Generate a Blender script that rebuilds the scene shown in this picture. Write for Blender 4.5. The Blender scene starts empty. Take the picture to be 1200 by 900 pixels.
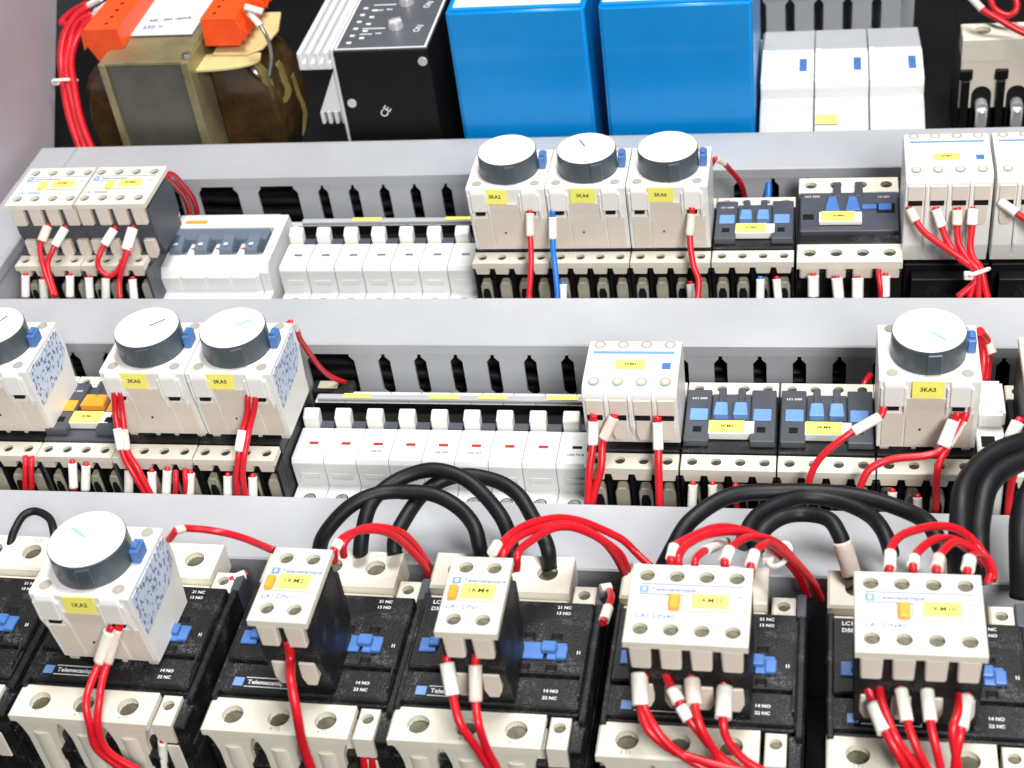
import bpy, bmesh, math, random
from mathutils import Vector, Matrix
from mathutils.geometry import tessellate_polygon

S = 0.001                      # every dimension below is in millimetres
scene = bpy.context.scene
random.seed(7)

# ---------------------------------------------------------------- camera
cam_data = bpy.data.cameras.new('camera')
cam_data.sensor_width = 36.0
cam_data.lens = 54.31
cam_data.clip_start = 0.02
cam_data.clip_end = 50
cam = bpy.data.objects.new('camera', cam_data)
scene.collection.objects.link(cam)
yaw, tilt, roll = math.radians(14.5483), math.radians(51.0071), math.radians(-8.7025)
cam.matrix_world = (Matrix.Translation((0.309185, -0.345422, 0.573362)) @ Matrix.Rotation(yaw, 4, 'Z')
                    @ Matrix.Rotation(tilt, 4, 'X') @ Matrix.Rotation(roll, 4, 'Z'))
cam_data.dof.use_dof = True
cam_data.dof.focus_distance = 0.74
cam_data.dof.aperture_fstop = 16
scene.camera = cam

# ---------------------------------------------------------------- light
world = bpy.data.worlds.new('World')
scene.world = world
world.use_nodes = True
world.node_tree.nodes['Background'].inputs[0].default_value = (0.86, 0.93, 1.0, 1)
world.node_tree.nodes['Background'].inputs[1].default_value = 0.035


def area(name, loc, target, size, power, col):
    l = bpy.data.lights.new(name, 'AREA')
    l.shape = 'RECTANGLE'
    l.size, l.size_y = size
    l.energy = power
    l.color = col
    o = bpy.data.objects.new(name, l)
    scene.collection.objects.link(o)
    o.location = loc
    o.rotation_euler = (Vector(target) - Vector(loc)).to_track_quat('-Z', 'Y').to_euler()
    return o


area('ceiling_lamp', (0.40, 0.45, 1.70), (0.12, 0.25, 0.0), (1.0, 0.32), 29, (1.0, 0.985, 0.97))
area('work_lamp', (0.75, -0.95, 1.15), (0.15, 0.25, 0.05), (0.45, 0.45), 22, (1.0, 0.98, 0.95))

vs = scene.view_settings
scene.display_settings.display_device = 'sRGB'
vs.view_transform = 'Standard'
vs.look = 'None'
vs.exposure = 0.38
vs.gamma = 1
vs.use_curve_mapping = False

# ---------------------------------------------------------------- materials
MATS = {}


def mat(name, col, rough=0.45, metal=0.0, var=0.06, scale=60.0, bump=0.0, bscale=900.0, spec=0.5, second=None, coat=0.0, sss=0.0,
        stretch=None, dust=0.0):
    """plastic, metal or paint with slight mottling, fine grain and dust"""
    m = bpy.data.materials.new(name)
    m.use_nodes = True
    nt = m.node_tree
    b = nt.nodes['Principled BSDF']
    b.inputs['Metallic'].default_value = metal
    b.inputs['Specular IOR Level'].default_value = spec
    b.inputs['Coat Weight'].default_value = coat
    tc = nt.nodes.new('ShaderNodeTexCoord')
    src = tc.outputs['Object']
    if stretch:
        mp = nt.nodes.new('ShaderNodeMapping')
        mp.inputs['Scale'].default_value = stretch
        nt.links.new(src, mp.inputs['Vector'])
        src = mp.outputs['Vector']
    n = nt.nodes.new('ShaderNodeTexNoise')
    n.inputs['Scale'].default_value = scale
    n.inputs['Detail'].default_value = 5
    n.inputs['Roughness'].default_value = 0.65
    nt.links.new(src, n.inputs['Vector'])
    r = nt.nodes.new('ShaderNodeValToRGB')
    r.color_ramp.elements[0].position = 0.3
    r.color_ramp.elements[1].position = 0.7
    c2 = second or tuple(min(1, c * (1 + var)) for c in col)
    r.color_ramp.elements[0].color = (*[c * (1 - var) for c in col], 1)
    r.color_ramp.elements[1].color = (*c2, 1)
    nt.links.new(n.outputs['Fac'], r.inputs['Fac'])
    colout = r.outputs['Color']
    oi = nt.nodes.new('ShaderNodeObjectInfo')
    hsv = nt.nodes.new('ShaderNodeHueSaturation')
    mr = nt.nodes.new('ShaderNodeMapRange')
    mr.inputs['To Min'].default_value = 0.955
    mr.inputs['To Max'].default_value = 1.045
    nt.links.new(oi.outputs['Random'], mr.inputs['Value'])
    nt.links.new(mr.outputs['Result'], hsv.inputs['Value'])
    nt.links.new(colout, hsv.inputs['Color'])
    colout = hsv.outputs['Color']
    if dust:
        n3 = nt.nodes.new('ShaderNodeTexNoise')
        n3.inputs['Scale'].default_value = 1500
        n3.inputs['Detail'].default_value = 2
        nt.links.new(tc.outputs['Object'], n3.inputs['Vector'])
        n4 = nt.nodes.new('ShaderNodeTexNoise')
        n4.inputs['Scale'].default_value = 90
        nt.links.new(tc.outputs['Object'], n4.inputs['Vector'])
        mul = nt.nodes.new('ShaderNodeMath')
        mul.operation = 'MULTIPLY'
        nt.links.new(n3.outputs['Fac'], mul.inputs[0])
        nt.links.new(n4.outputs['Fac'], mul.inputs[1])
        r3 = nt.nodes.new('ShaderNodeValToRGB')
        r3.color_ramp.elements[0].position = 0.30
        r3.color_ramp.elements[1].position = 0.46
        r3.color_ramp.elements[1].color = (dust, dust, dust, 1)
        nt.links.new(mul.outputs[0], r3.inputs['Fac'])
        mx = nt.nodes.new('ShaderNodeMixRGB')
        mx.inputs['Color2'].default_value = (0.42, 0.42, 0.43, 1)
        nt.links.new(r3.outputs['Color'], mx.inputs['Fac'])
        nt.links.new(colout, mx.inputs['Color1'])
        colout = mx.outputs['Color']
    nt.links.new(colout, b.inputs['Base Color'])
    rr = nt.nodes.new('ShaderNodeMapRange')
    rr.inputs['To Min'].default_value = max(0.03, rough - 0.08)
    rr.inputs['To Max'].default_value = min(1, rough + 0.08)
    nt.links.new(n.outputs['Fac'], rr.inputs['Value'])
    nt.links.new(rr.outputs['Result'], b.inputs['Roughness'])
    if sss:
        b.inputs['Subsurface Weight'].default_value = sss
        b.inputs['Subsurface Radius'].default_value = (0.002, 0.0015, 0.001)
        b.inputs['Subsurface Scale'].default_value = 1.0
    if bump:
        n2 = nt.nodes.new('ShaderNodeTexNoise')
        n2.inputs['Scale'].default_value = bscale
        n2.inputs['Detail'].default_value = 3
        nt.links.new(src, n2.inputs['Vector'])
        bp = nt.nodes.new('ShaderNodeBump')
        bp.inputs['Strength'].default_value = bump
        bp.inputs['Distance'].default_value = 0.0004
        nt.links.new(n2.outputs['Fac'], bp.inputs['Height'])
        nt.links.new(bp.outputs['Normal'], b.inputs['Normal'])
    MATS[name] = m
    return m


mat('white_plastic', (0.80, 0.79, 0.765), 0.38, var=0.03)
mat('ivory_plastic', (0.70, 0.63, 0.545), 0.42, var=0.05)
mat('cream_plastic', (0.70, 0.67, 0.575), 0.45, var=0.06, bump=0.05)
mat('pale_grey_plastic', (0.70, 0.715, 0.71), 0.36, var=0.04)
mat('duct_grey', (0.395, 0.41, 0.435), 0.42, var=0.07, scale=14, bump=0.06, bscale=500)
mat('black_plastic', (0.007, 0.007, 0.008), 0.48, var=0.3, bump=0.6, bscale=1400, dust=0.20, spec=0.32)
mat('fuse_shaded_white', (0.50, 0.515, 0.54), 0.38, var=0.04)  # white fuse plastic darkened, shading of the covers put into the colour
mat('amber_tape', (0.21, 0.165, 0.05), 0.4, var=0.3, scale=60)
mat('black_smooth', (0.004, 0.004, 0.005), 0.55, var=0.2, spec=0.25)
mat('slate_plastic', (0.060, 0.068, 0.085), 0.42, var=0.12, bump=0.15, bscale=1400)
mat('shade_black', (0.010, 0.010, 0.010), 0.8, var=0.2, spec=0.15)  # solid pieces in this black stand in for shade inside holes and slots
mat('knob_grey', (0.060, 0.078, 0.094), 0.34, var=0.1, bump=0.06)
mat('dial_white', (0.86, 0.86, 0.86), 0.3, var=0.015)
mat('blue_plastic', (0.065, 0.17, 0.45), 0.38, var=0.1)
mat('pale_blue_plastic', (0.15, 0.30, 0.62), 0.40, var=0.08)
mat('blue_paint', (0.0, 0.235, 0.62), 0.34, var=0.05, scale=25, bump=0.03, coat=0.2)
mat('yellow_tag', (0.89, 0.83, 0.16), 0.5, var=0.05)
mat('orange_plastic', (0.86, 0.33, 0.03), 0.4, var=0.06)
mat('orange_terminal', (0.86, 0.085, 0.012), 0.42, var=0.1)
mat('red_pvc', (0.58, 0.008, 0.018), 0.34, var=0.12, scale=120)
mat('blue_pvc', (0.012, 0.16, 0.60), 0.36, var=0.1)
mat('black_rubber', (0.005, 0.005, 0.007), 0.5, spec=0.32, var=0.2, scale=120, bump=0.08)
mat('sleeve_white', (0.80, 0.785, 0.73), 0.4, var=0.06, scale=200)
mat('sleeve_clear', (0.70, 0.60, 0.52), 0.3, var=0.12, scale=200)
mat('nylon_tie', (0.78, 0.76, 0.72), 0.35, var=0.05)
mat('steel', (0.42, 0.42, 0.40), 0.38, metal=0.9, var=0.2, scale=200)
mat('shaded_screw', (0.045, 0.042, 0.03), 0.5, metal=0.3, var=0.3, scale=200)  # near black, stands in for the shade inside small terminal holes
mat('shaded_terminal_screw', (0.115, 0.11, 0.075), 0.5, metal=0.3, var=0.25, scale=200)  # olive metal, darkened for the shade down in its hole
mat('aluminium', (0.72, 0.72, 0.74), 0.35, metal=0.6, var=0.05, bump=0.05)
mat('transformer_steel', (0.30, 0.265, 0.14), 0.36, metal=0.45, var=0.25, scale=35, bump=0.1, bscale=350)
mat('laminated_core', (0.135, 0.135, 0.125), 0.42, metal=0.5, var=0.18, scale=30, bump=0.12, bscale=300, second=(0.17, 0.165, 0.125))
mat('varnished_winding', (0.055, 0.028, 0.008), 0.3, var=0.7, scale=60, bump=0.3, bscale=200, coat=0.5)  # brown darkened, the shadow over the winding is in the colour
mat('pressboard', (0.62, 0.52, 0.24), 0.5, var=0.18, scale=45)
mat('paper_label', (0.72, 0.73, 0.77), 0.55, var=0.10, scale=120)
mat('front_plate', (0.095, 0.10, 0.115), 0.4, var=0.1, bump=0.1)
mat('print_white', (0.75, 0.77, 0.80), 0.5, var=0.04)
mat('print_blue', (0.10, 0.18, 0.48), 0.5, var=0.05)
mat('print_dark', (0.03, 0.028, 0.025), 0.5, var=0.1)
mat('print_green', (0.20, 0.52, 0.45), 0.5, var=0.05)
mat('indicator_red', (0.42, 0.02, 0.015), 0.4, var=0.1)
mat('mounting_plate', (0.006, 0.006, 0.007), 0.6, var=0.3, scale=20, spec=0.2)  # near black, deep shade over the plate is put into its colour
mat('blue_grey', (0.13, 0.17, 0.23), 0.4, var=0.08)
mat('well_grey', (0.37, 0.345, 0.30), 0.5, var=0.08)
mat('print_grey', (0.30, 0.29, 0.26), 0.5, var=0.08)
mat('lug_olive', (0.42, 0.40, 0.31), 0.45, var=0.15, scale=90)
mat('silver_ribs', (0.78, 0.78, 0.80), 0.4, metal=0.15, var=0.04)
mat('cabinet_paint', (0.40, 0.36, 0.40), 0.40, var=0.10, scale=9, bump=0.05)  # grey wall, its pinkish reflection is mixed into the colour


def printed_sticker():
    m = mat('printed_sticker', (0.58, 0.66, 0.81), 0.35, var=0.06)
    nt = m.node_tree
    b = nt.nodes['Principled BSDF']
    old = b.inputs['Base Color'].links[0].from_socket
    tc = nt.nodes.new('ShaderNodeTexCoord')
    mp = nt.nodes.new('ShaderNodeMapping')
    mp.inputs['Scale'].default_value = (1, 1.0, 2.1)
    nt.links.new(tc.outputs['Object'], mp.inputs['Vector'])
    mp.inputs['Scale'].default_value = (1, 1.0, 0.55)
    v = nt.nodes.new('ShaderNodeTexNoise')          # broken strokes
    v.inputs['Scale'].default_value = 620
    v.inputs['Detail'].default_value = 1.0
    nt.links.new(mp.outputs['Vector'], v.inputs['Vector'])
    sx = nt.nodes.new('ShaderNodeSeparateXYZ')
    nt.links.new(tc.outputs['Object'], sx.inputs[0])
    m1 = nt.nodes.new('ShaderNodeMath')
    m1.operation = 'MULTIPLY'
    m1.inputs[1].default_value = 2300                # rows of print about 2.7 mm apart
    nt.links.new(sx.outputs['Z'], m1.inputs[0])
    m2 = nt.nodes.new('ShaderNodeMath')
    m2.operation = 'SINE'
    nt.links.new(m1.outputs[0], m2.inputs[0])
    m3 = nt.nodes.new('ShaderNodeMath')
    m3.operation = 'MULTIPLY_ADD'
    m3.inputs[1].default_value = 0.0355
    nt.links.new(m2.outputs[0], m3.inputs[0])
    nt.links.new(v.outputs['Fac'], m3.inputs[2])
    r = nt.nodes.new('ShaderNodeValToRGB')
    r.color_ramp.elements[0].position = 0.555
    r.color_ramp.elements[1].position = 0.585
    nt.links.new(m3.outputs[0], r.inputs['Fac'])
    mx = nt.nodes.new('ShaderNodeMixRGB')
    mx.inputs['Color2'].default_value = (0.14, 0.20, 0.36, 1)
    nt.links.new(r.outputs['Color'], mx.inputs['Fac'])
    nt.links.new(old, mx.inputs['Color1'])
    nt.links.new(mx.outputs['Color'], b.inputs['Base Color'])


printed_sticker()

# ---------------------------------------------------------------- mesh tools


class Shape:
    """collects solids in millimetres and turns them into one mesh"""

    def __init__(self):
        self.bm = bmesh.new()

    def _merge(self, b):
        me = bpy.data.meshes.new('tmp')
        b.to_mesh(me)
        b.free()
        self.bm.from_mesh(me)
        bpy.data.meshes.remove(me)

    def box(self, x0, x1, y0, y1, z0, z1, b=0.0, seg=1):
        t = bmesh.new()
        bmesh.ops.create_cube(t, size=1, matrix=Matrix.Translation(((x0 + x1) / 2, (y0 + y1) / 2, (z0 + z1) / 2)) @ Matrix.Diagonal((x1 - x0, y1 - y0, z1 - z0, 1)))
        if b:
            bmesh.ops.bevel(t, geom=t.edges[:], offset=b, segments=seg, affect='EDGES', clamp_overlap=True)
        self._merge(t)
        return self

    def prism(self, pts, a0, a1, axis='x', b=0.0, seg=1):
        """outline extruded along an axis: x takes (y,z), y takes (x,z), z takes (x,y)"""
        t = bmesh.new()
        f = {'x': lambda p, a: (a, p[0], p[1]), 'y': lambda p, a: (p[0], a, p[1]), 'z': lambda p, a: (p[0], p[1], a)}[axis]
        v0 = [t.verts.new(f(p, a0)) for p in pts]
        v1 = [t.verts.new(f(p, a1)) for p in pts]
        t.faces.new(v0)
        t.faces.new(v1)
        k = len(pts)
        for i in range(k):
            t.faces.new((v0[i], v0[(i + 1) % k], v1[(i + 1) % k], v1[i]))
        bmesh.ops.recalc_face_normals(t, faces=t.faces[:])
        if b:
            bmesh.ops.bevel(t, geom=t.edges[:], offset=b, segments=seg, affect='EDGES', clamp_overlap=True)
        self._merge(t)
        return self

    def cyl(self, c, r, h, axis='z', seg=20, r2=None, b=0.0):
        t = bmesh.new()
        rot = {'z': Matrix.Identity(4), 'x': Matrix.Rotation(math.pi / 2, 4, 'Y'), 'y': Matrix.Rotation(-math.pi / 2, 4, 'X')}[axis]
        bmesh.ops.create_cone(t, cap_ends=True, segments=seg, radius1=r, radius2=r if r2 is None else r2, depth=h,
                              matrix=Matrix.Translation(c) @ rot @ Matrix.Translation((0, 0, h / 2)))
        if b:
            es = [e for e in t.edges if len(e.link_faces) == 2 and any(len(f.verts) > 4 for f in e.link_faces)]
            bmesh.ops.bevel(t, geom=es, offset=b, segments=2, affect='EDGES')
        self._merge(t)
        return self

    def holed(self, x0, x1, y0, y1, z0, z1, holes, depth, seg=14, ch=0.5):
        """block whose top face carries real round holes (cx, cy, r) of the given depth"""
        t = bmesh.new()
        outer = [(x0 + ch, y0 + ch), (x1 - ch, y0 + ch), (x1 - ch, y1 - ch), (x0 + ch, y1 - ch)]
        loops = [[Vector((x, y, z1)) for x, y in outer]]
        for cx, cy, r in holes:
            loops.append([Vector((cx + r * math.cos(-2 * math.pi * i / seg), cy + r * math.sin(-2 * math.pi * i / seg), z1)) for i in range(seg)])
        vs_ = [t.verts.new(p) for lp in loops for p in lp]
        for tri in tessellate_polygon(loops):
            try:
                t.faces.new([vs_[i] for i in tri])
            except ValueError:
                pass
        k = 4
        for cx, cy, r in holes:
            ring = vs_[k:k + seg]
            low = [t.verts.new((v.co.x, v.co.y, z1 - depth)) for v in ring]
            for i in range(seg):
                t.faces.new((ring[i], ring[(i + 1) % seg], low[(i + 1) % seg], low[i]))
            t.faces.new(low)
            k += seg
        mid = [t.verts.new(p) for p in ((x0, y0, z1 - ch), (x1, y0, z1 - ch), (x1, y1, z1 - ch), (x0, y1, z1 - ch))]
        bot = [t.verts.new(p) for p in ((x0, y0, z0), (x1, y0, z0), (x1, y1, z0), (x0, y1, z0))]
        for i in range(4):
            j = (i + 1) % 4
            t.faces.new((vs_[i], vs_[j], mid[j], mid[i]))
            t.faces.new((mid[i], mid[j], bot[j], bot[i]))
        t.faces.new(bot)
        bmesh.ops.recalc_face_normals(t, faces=t.faces[:])
        self._merge(t)
        return self

    def tube(self, pts, r, sides=10, closed=False, flat=1.0):
        t = bmesh.new()
        pts = [Vector(p) for p in pts]
        n = len(pts)
        rings = []
        up = Vector((0.31, 0.22, 0.93)).normalized()
        for i, p in enumerate(pts):
            a = pts[(i - 1) % n] if closed else pts[max(0, i - 1)]
            c = pts[(i + 1) % n] if closed else pts[min(n - 1, i + 1)]
            d = (c - a).normalized()
            u = (up - d * up.dot(d))
            u = u.normalized() if u.length > 1e-4 else d.orthogonal().normalized()
            up = u
            w = d.cross(u)
            rings.append([t.verts.new(p + (u * math.cos(2 * math.pi * k / sides) * flat + w * math.sin(2 * math.pi * k / sides)) * r) for k in range(sides)])
        for i in range(n if closed else n - 1):
            A, B = rings[i], rings[(i + 1) % n]
            for k in range(sides):
                f = t.faces.new((A[k], A[(k + 1) % sides], B[(k + 1) % sides], B[k]))
                f.smooth = True
        if not closed:
            t.faces.new(rings[0][::-1])
            t.faces.new(rings[-1])
        bmesh.ops.recalc_face_normals(t, faces=t.faces[:])
        self._merge(t)
        return self

    def done(self, material, smooth=None):
        me = bpy.data.meshes.new('shape')
        bmesh.ops.scale(self.bm, vec=(S, S, S), verts=self.bm.verts[:])
        if smooth is not None:
            for f in self.bm.faces:
                f.smooth = True
            for e in self.bm.edges:
                e.smooth = len(e.link_faces) == 2 and e.calc_face_angle(0) < math.radians(smooth)
        self.bm.to_mesh(me)
        self.bm.free()
        me.materials.append(MATS[material])
        return me


CACHE = {}


def part(name, key, make, material, parent, loc=(0, 0, 0), rotz=0.0, smooth=None, label=None):
    """one mesh object under its thing; alike parts share mesh data through the key"""
    k = (key, material)
    if k not in CACHE:
        sh = Shape()
        make(sh)
        CACHE[k] = sh.done(material, smooth)
        CACHE[k].name = name
    o = bpy.data.objects.new(name, CACHE[k])
    scene.collection.objects.link(o)
    o.parent = parent
    o.location = [c * S for c in loc]
    if rotz:
        o.rotation_euler.z = rotz
    if label:
        o['label'] = label
    return o


def thing(name, label, cat, loc, rotz=0.0, group=None):
    o = bpy.data.objects.new(name, None)
    scene.collection.objects.link(o)
    o.empty_display_size = 0.01
    o.location = [c * S for c in loc]
    o.rotation_euler.z = math.radians(rotz)
    o['label'] = label
    o['category'] = cat
    if group:
        o['group'] = group
    return o


FONT = {}


def lettering(text, size, material, parent, loc, rot=(0, 0, 0), align='CENTER'):
    """flat printed characters as a thin mesh"""
    k = (text, size, material, align)
    if k not in FONT:
        cu = bpy.data.curves.new('lettering', 'FONT')
        cu.body = text
        cu.size = size * S
        cu.align_x = align
        cu.align_y = 'CENTER'
        cu.resolution_u = 2
        cu.offset = 0.00007 if size > 2.4 else 0.00004
        ob = bpy.data.objects.new('lettering', cu)
        me = bpy.data.meshes.new_from_object(ob)
        bpy.data.objects.remove(ob)
        me.materials.clear()
        me.materials.append(MATS[material])
        FONT[k] = me
    o = bpy.data.objects.new('lettering', FONT[k])
    scene.collection.objects.link(o)
    o.parent = parent
    o.location = [c * S for c in loc]
    o.rotation_euler = rot
    return o


def screw(parent, loc, r=2.0, material='shaded_terminal_screw'):
    def mk(s):
        s.cyl((0, 0, 0), r, 1.0, seg=12)
        s.box(-r * .8, -0.25, -0.28, 0.28, 0.98, 1.18)
        s.box(0.25, r * .8, -0.28, 0.28, 0.98, 1.18)
    return part('screw', ('screw', r), mk, material, parent, loc, rotz=random.uniform(0, 3))


def structure(name, sh, material):
    o = bpy.data.objects.new(name, sh.done(material))
    scene.collection.objects.link(o)
    o['kind'] = 'structure'
    return o


# ---------------------------------------------------------------- setting: plate and cabinet side
structure('mounting_plate', Shape().box(-330, 520, -140, 900, -4, 0, 0.5), 'mounting_plate')
structure('cabinet_wall', Shape().prism([(-140, 0), (505, 0), (511, 56), (566, 120), (640, 205), (640, 330), (-140, 330)], -216, -213, 'x', 0.6), 'cabinet_paint')


# ---------------------------------------------------------------- wire ducts
def duct_finger(s):
    s.prism([(1.0, 40), (19.0, 40), (19.0, 44), (16.6, 47), (16.6, 67.5), (19.0, 70.5), (19.0, 73.5), (1.0, 73.5), (1.0, 70.5), (3.4, 67.5), (3.4, 47), (1.0, 44)], 0, 1.6, 'y')


def wire_duct(label, x0, x1, y0, y1, phase, skip=(), fingers=True, joint=None, top=80):
    t = thing('wire_duct', label, 'wire duct', (x0, y0, 0), 0, 'grey slotted wire ducts')
    w, d = x1 - x0, y1 - y0
    cuts = [0] + ([joint - x0] if joint else []) + [w]
    for a, b in zip(cuts[:-1], cuts[1:]):
        part('cover', ('dcov', label, a), lambda s: s.prism([(-0.9, 73), (-0.9, 79.2), (-0.1, 80), (d + .1, 80), (d + .9, 79.2), (d + .9, 73), (d + 0.1, 73), (d, 78), (0, 78), (-.1, 73)], a + 0.25, b - 0.25, 'x'), 'duct_grey', t)
    part('base', ('dbase', label), lambda s: s.box(0, w, 0, 1.6, 0, 40).box(0, w, d - 1.6, d, 0, 78).box(0, w, 1.6, d - 1.6, 0, 1.6), 'duct_grey', t)
    if fingers:
        k = math.ceil((x0 - phase) / 20.0)
        while phase + 20 * k + 20 < x1:
            fx = phase + 20 * k
            if not any(abs(fx + 10 - q) < 6 for q in skip):
                part('finger', 'finger', duct_finger, 'duct_grey', t, (fx - x0, 0, 0))
            k += 1
    else:
        part('side_wall', ('dwall', label), lambda s: s.box(0, w, 0, 1.6, 40, 77), 'duct_grey', t)
    return t


wire_duct('grey wire duct running behind the back row of timers', -204, 520, 446, 486, 1, (-69, -29), joint=-178)
wire_duct('grey wire duct between the two rows with circuit breakers', -174, 520, 277.5, 317, -1, (49, 9))
wire_duct('grey wire duct directly behind the front row of big contactors', -174, 520, 119, 158.5, 0, fingers=False)
wire_duct('slotted duct wall behind the three white fuse holders', 262, 374, 682, 722, 266)
for lab, x0, x1, yy in (('black wires added to darken the inside of the back duct', -200, 515, 452), ('black wires added to darken the duct between the breaker rows', -170, 515, 283.5)):
    sh = Shape()
    for k in range(16):
        cy, cz = yy + 4 + 8.2 * (k % 4), 8 + 14 * (k // 4)
        sh.tube([(x0 + (x1 - x0) * i / 24.0, cy + random.uniform(-2.5, 2.5), cz + random.uniform(-3, 3)) for i in range(25)], 3.6, 7)
    o = bpy.data.objects.new('added_wire_fill', sh.done('black_rubber'))  # wire fill added so the duct looks dark through its slots
    scene.collection.objects.link(o)
    o['kind'] = 'stuff'
    o['label'] = lab
    o['category'] = 'wires'
vd = thing('wire_duct', 'narrow grey duct running down the cabinet wall at the left edge', 'wire duct', (-204, 0, 0), 0, 'grey slotted wire ducts')
part('cover', 'vcov', lambda s: s.prism([(-0.9, 73), (-0.9, 79.2), (-0.1, 80), (29.1, 80), (29.9, 79.2), (29.9, 73), (29, 73), (29, 78), (0, 78), (0, 73)], -120, 445, 'y'), 'duct_grey', vd)
part('base', 'vbase', lambda s: s.box(0, 1.6, -120, 445, 0, 77).box(27.4, 29, -120, 445, 0, 77), 'duct_grey', vd)


# ---------------------------------------------------------------- yellow tag helper
def yellow_tag(parent, loc, w, h, text, size=3.0, rot=(0, 0, 0), holder=None):
    if holder:
        part('tag_holder', ('hold', holder), lambda s: s.box(0, holder[0], 0, holder[1], 0, holder[2], 0.3), 'white_plastic', parent, (loc[0] - holder[3], loc[1] - (holder[1] - h) / 2, loc[2] - holder[2]))
    o = part('tag', ('tag', w, h), lambda s: s.box(0, w, 0, h, 0, 0.5, 0.1), 'yellow_tag', parent, loc)
    o.rotation_euler = rot
    lettering(text, size, 'print_dark', o, (w / 2, h / 2, 0.56))
    return o


# ---------------------------------------------------------------- small contactor (45 mm)
def small_contactor(label, x, y, text=None, w=44.4, group='small contactors', accent='pale_blue_plastic', plain=False, side='black_plastic'):
    t = thing('contactor', label, 'contactor', (x, y, 0), random.uniform(-.25, .25), group)
    p = w / 4
    part('housing', ('scb', w), lambda s: s.box(.2, w - .2, 9, 62, 0, 78, .4).box(.2, w - .2, 11.2, 51.6, 78, 86, .5).box(.2, 1.6, 1.5, 9.2, 0, 78, .3).box(w - 1.6, w - .2, 1.5, 9.2, 0, 78, .3), side, t)
    part('terminal_recess', ('scv', w), lambda s: s.box(1.6, w - 1.6, 8.2, 9.2, 0, 78.2), 'black_smooth', t)
    hs = [(p * (k + .5), 5.2, 2.5) for k in range(4)]
    part('terminal_strip', ('scl', w), lambda s: s.holed(.3, w - .3, 0, 10.6, 81, 85, hs, 1.5), 'cream_plastic', t)
    hs2 = [(p * (k + .5), 58, 2.4) for k in range(4)]
    part('terminal_strip', ('scu', w), lambda s: s.holed(.3, w - .3, 52.4, 63, 77, 85, hs2, 1.5), 'cream_plastic', t)
    for k in range(4):
        screw(t, (p * (k + .5), 5.2, 82.6), 2.4, 'shaded_screw')
        screw(t, (p * (k + .5), 58, 82.6), 2.3, 'shaded_screw')
        part('terminal_shroud', ('scs', w), lambda s: s.prism([(1.2, 80.9), (p - 1.2, 80.9), (p - 2.0, 76.4), (2.0, 76.4)], .5, 8.4, 'y', .4), 'ivory_plastic', t, (p * k, 0, 0))
        part('clamp', ('scq2', w), lambda s: s.prism([(2.2, 66), (3.4, 69), (p - 3.4, 69), (p - 2.2, 66), (p - 2.4, 30), (2.4, 30)], 3.0, 8.4, 'y', .6), 'lug_olive', t, (p * k, 0, 0))
        if k % 2 == 0 or not plain:
            part('wire_mouth', ('scm', w), lambda s: s.prism([(3.3, 62), (4.2, 65), (p - 4.2, 65), (p - 3.3, 62), (p - 3.4, 42), (3.4, 42)], 2.6, 3.4, 'y', .2), 'shade_black', t, (p * k, 0, 0))
        part('divider', ('scd', w), lambda s: s.prism([(-.9, 79.3), (.9, 79.3), (.6, 30), (-.6, 30)], 2.0, 9, 'y', .2), 'black_smooth', t, (p * k + (.9 if k == 0 else 0), 0, 0))
    if plain:
        return t
    part('front_plate', ('scp', w), lambda s: s.box(1.0, 12.6, 14, 51, 86.2, 90.5, .5).box(w - 12.6, w - 1, 14, 51, 86.2, 90.5, .5).box(12.8, w - 12.8, 30, 50, 86.2, 88.5, .4), 'slate_plastic', t)
    for k, cx in enumerate((3.0, w - 11.5)):
        part('push_tab', ('scq', accent), lambda s: s.box(0, 8.5, 0, 8.2, 0, 1.0, .4), accent, t, (cx, 28, 90.3))
        part('test_slot', 'sct', lambda s: s.box(0, 4, 0, 3.6, 0, .4), 'shade_black', t, (cx + 2, 20, 90.4))
    for cx in (14.0, w - 21.0):
        part('slider', ('scr', accent), lambda s: s.prism([(0, 0), (7, 0), (6.3, 9), (0.7, 9)], 0, 4, 'z', .5), accent, t, (cx, 31, 88.2))
        part('stalk', 'scx', lambda s: s.box(0, 3.6, 0, 11, 0, 4, .5), 'slate_plastic', t, (cx + 1.7, 43, 85.3))
    lettering('LC1 D09', 1.9, 'print_white', t, (7, 44, 90.6))
    if text:
        yellow_tag(t, (12.5, 19.5, 90.6), 16.5, 8.2, text, 2.7, holder=(21.5, 8.8, 4.2, 0.4))
    return t


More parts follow.
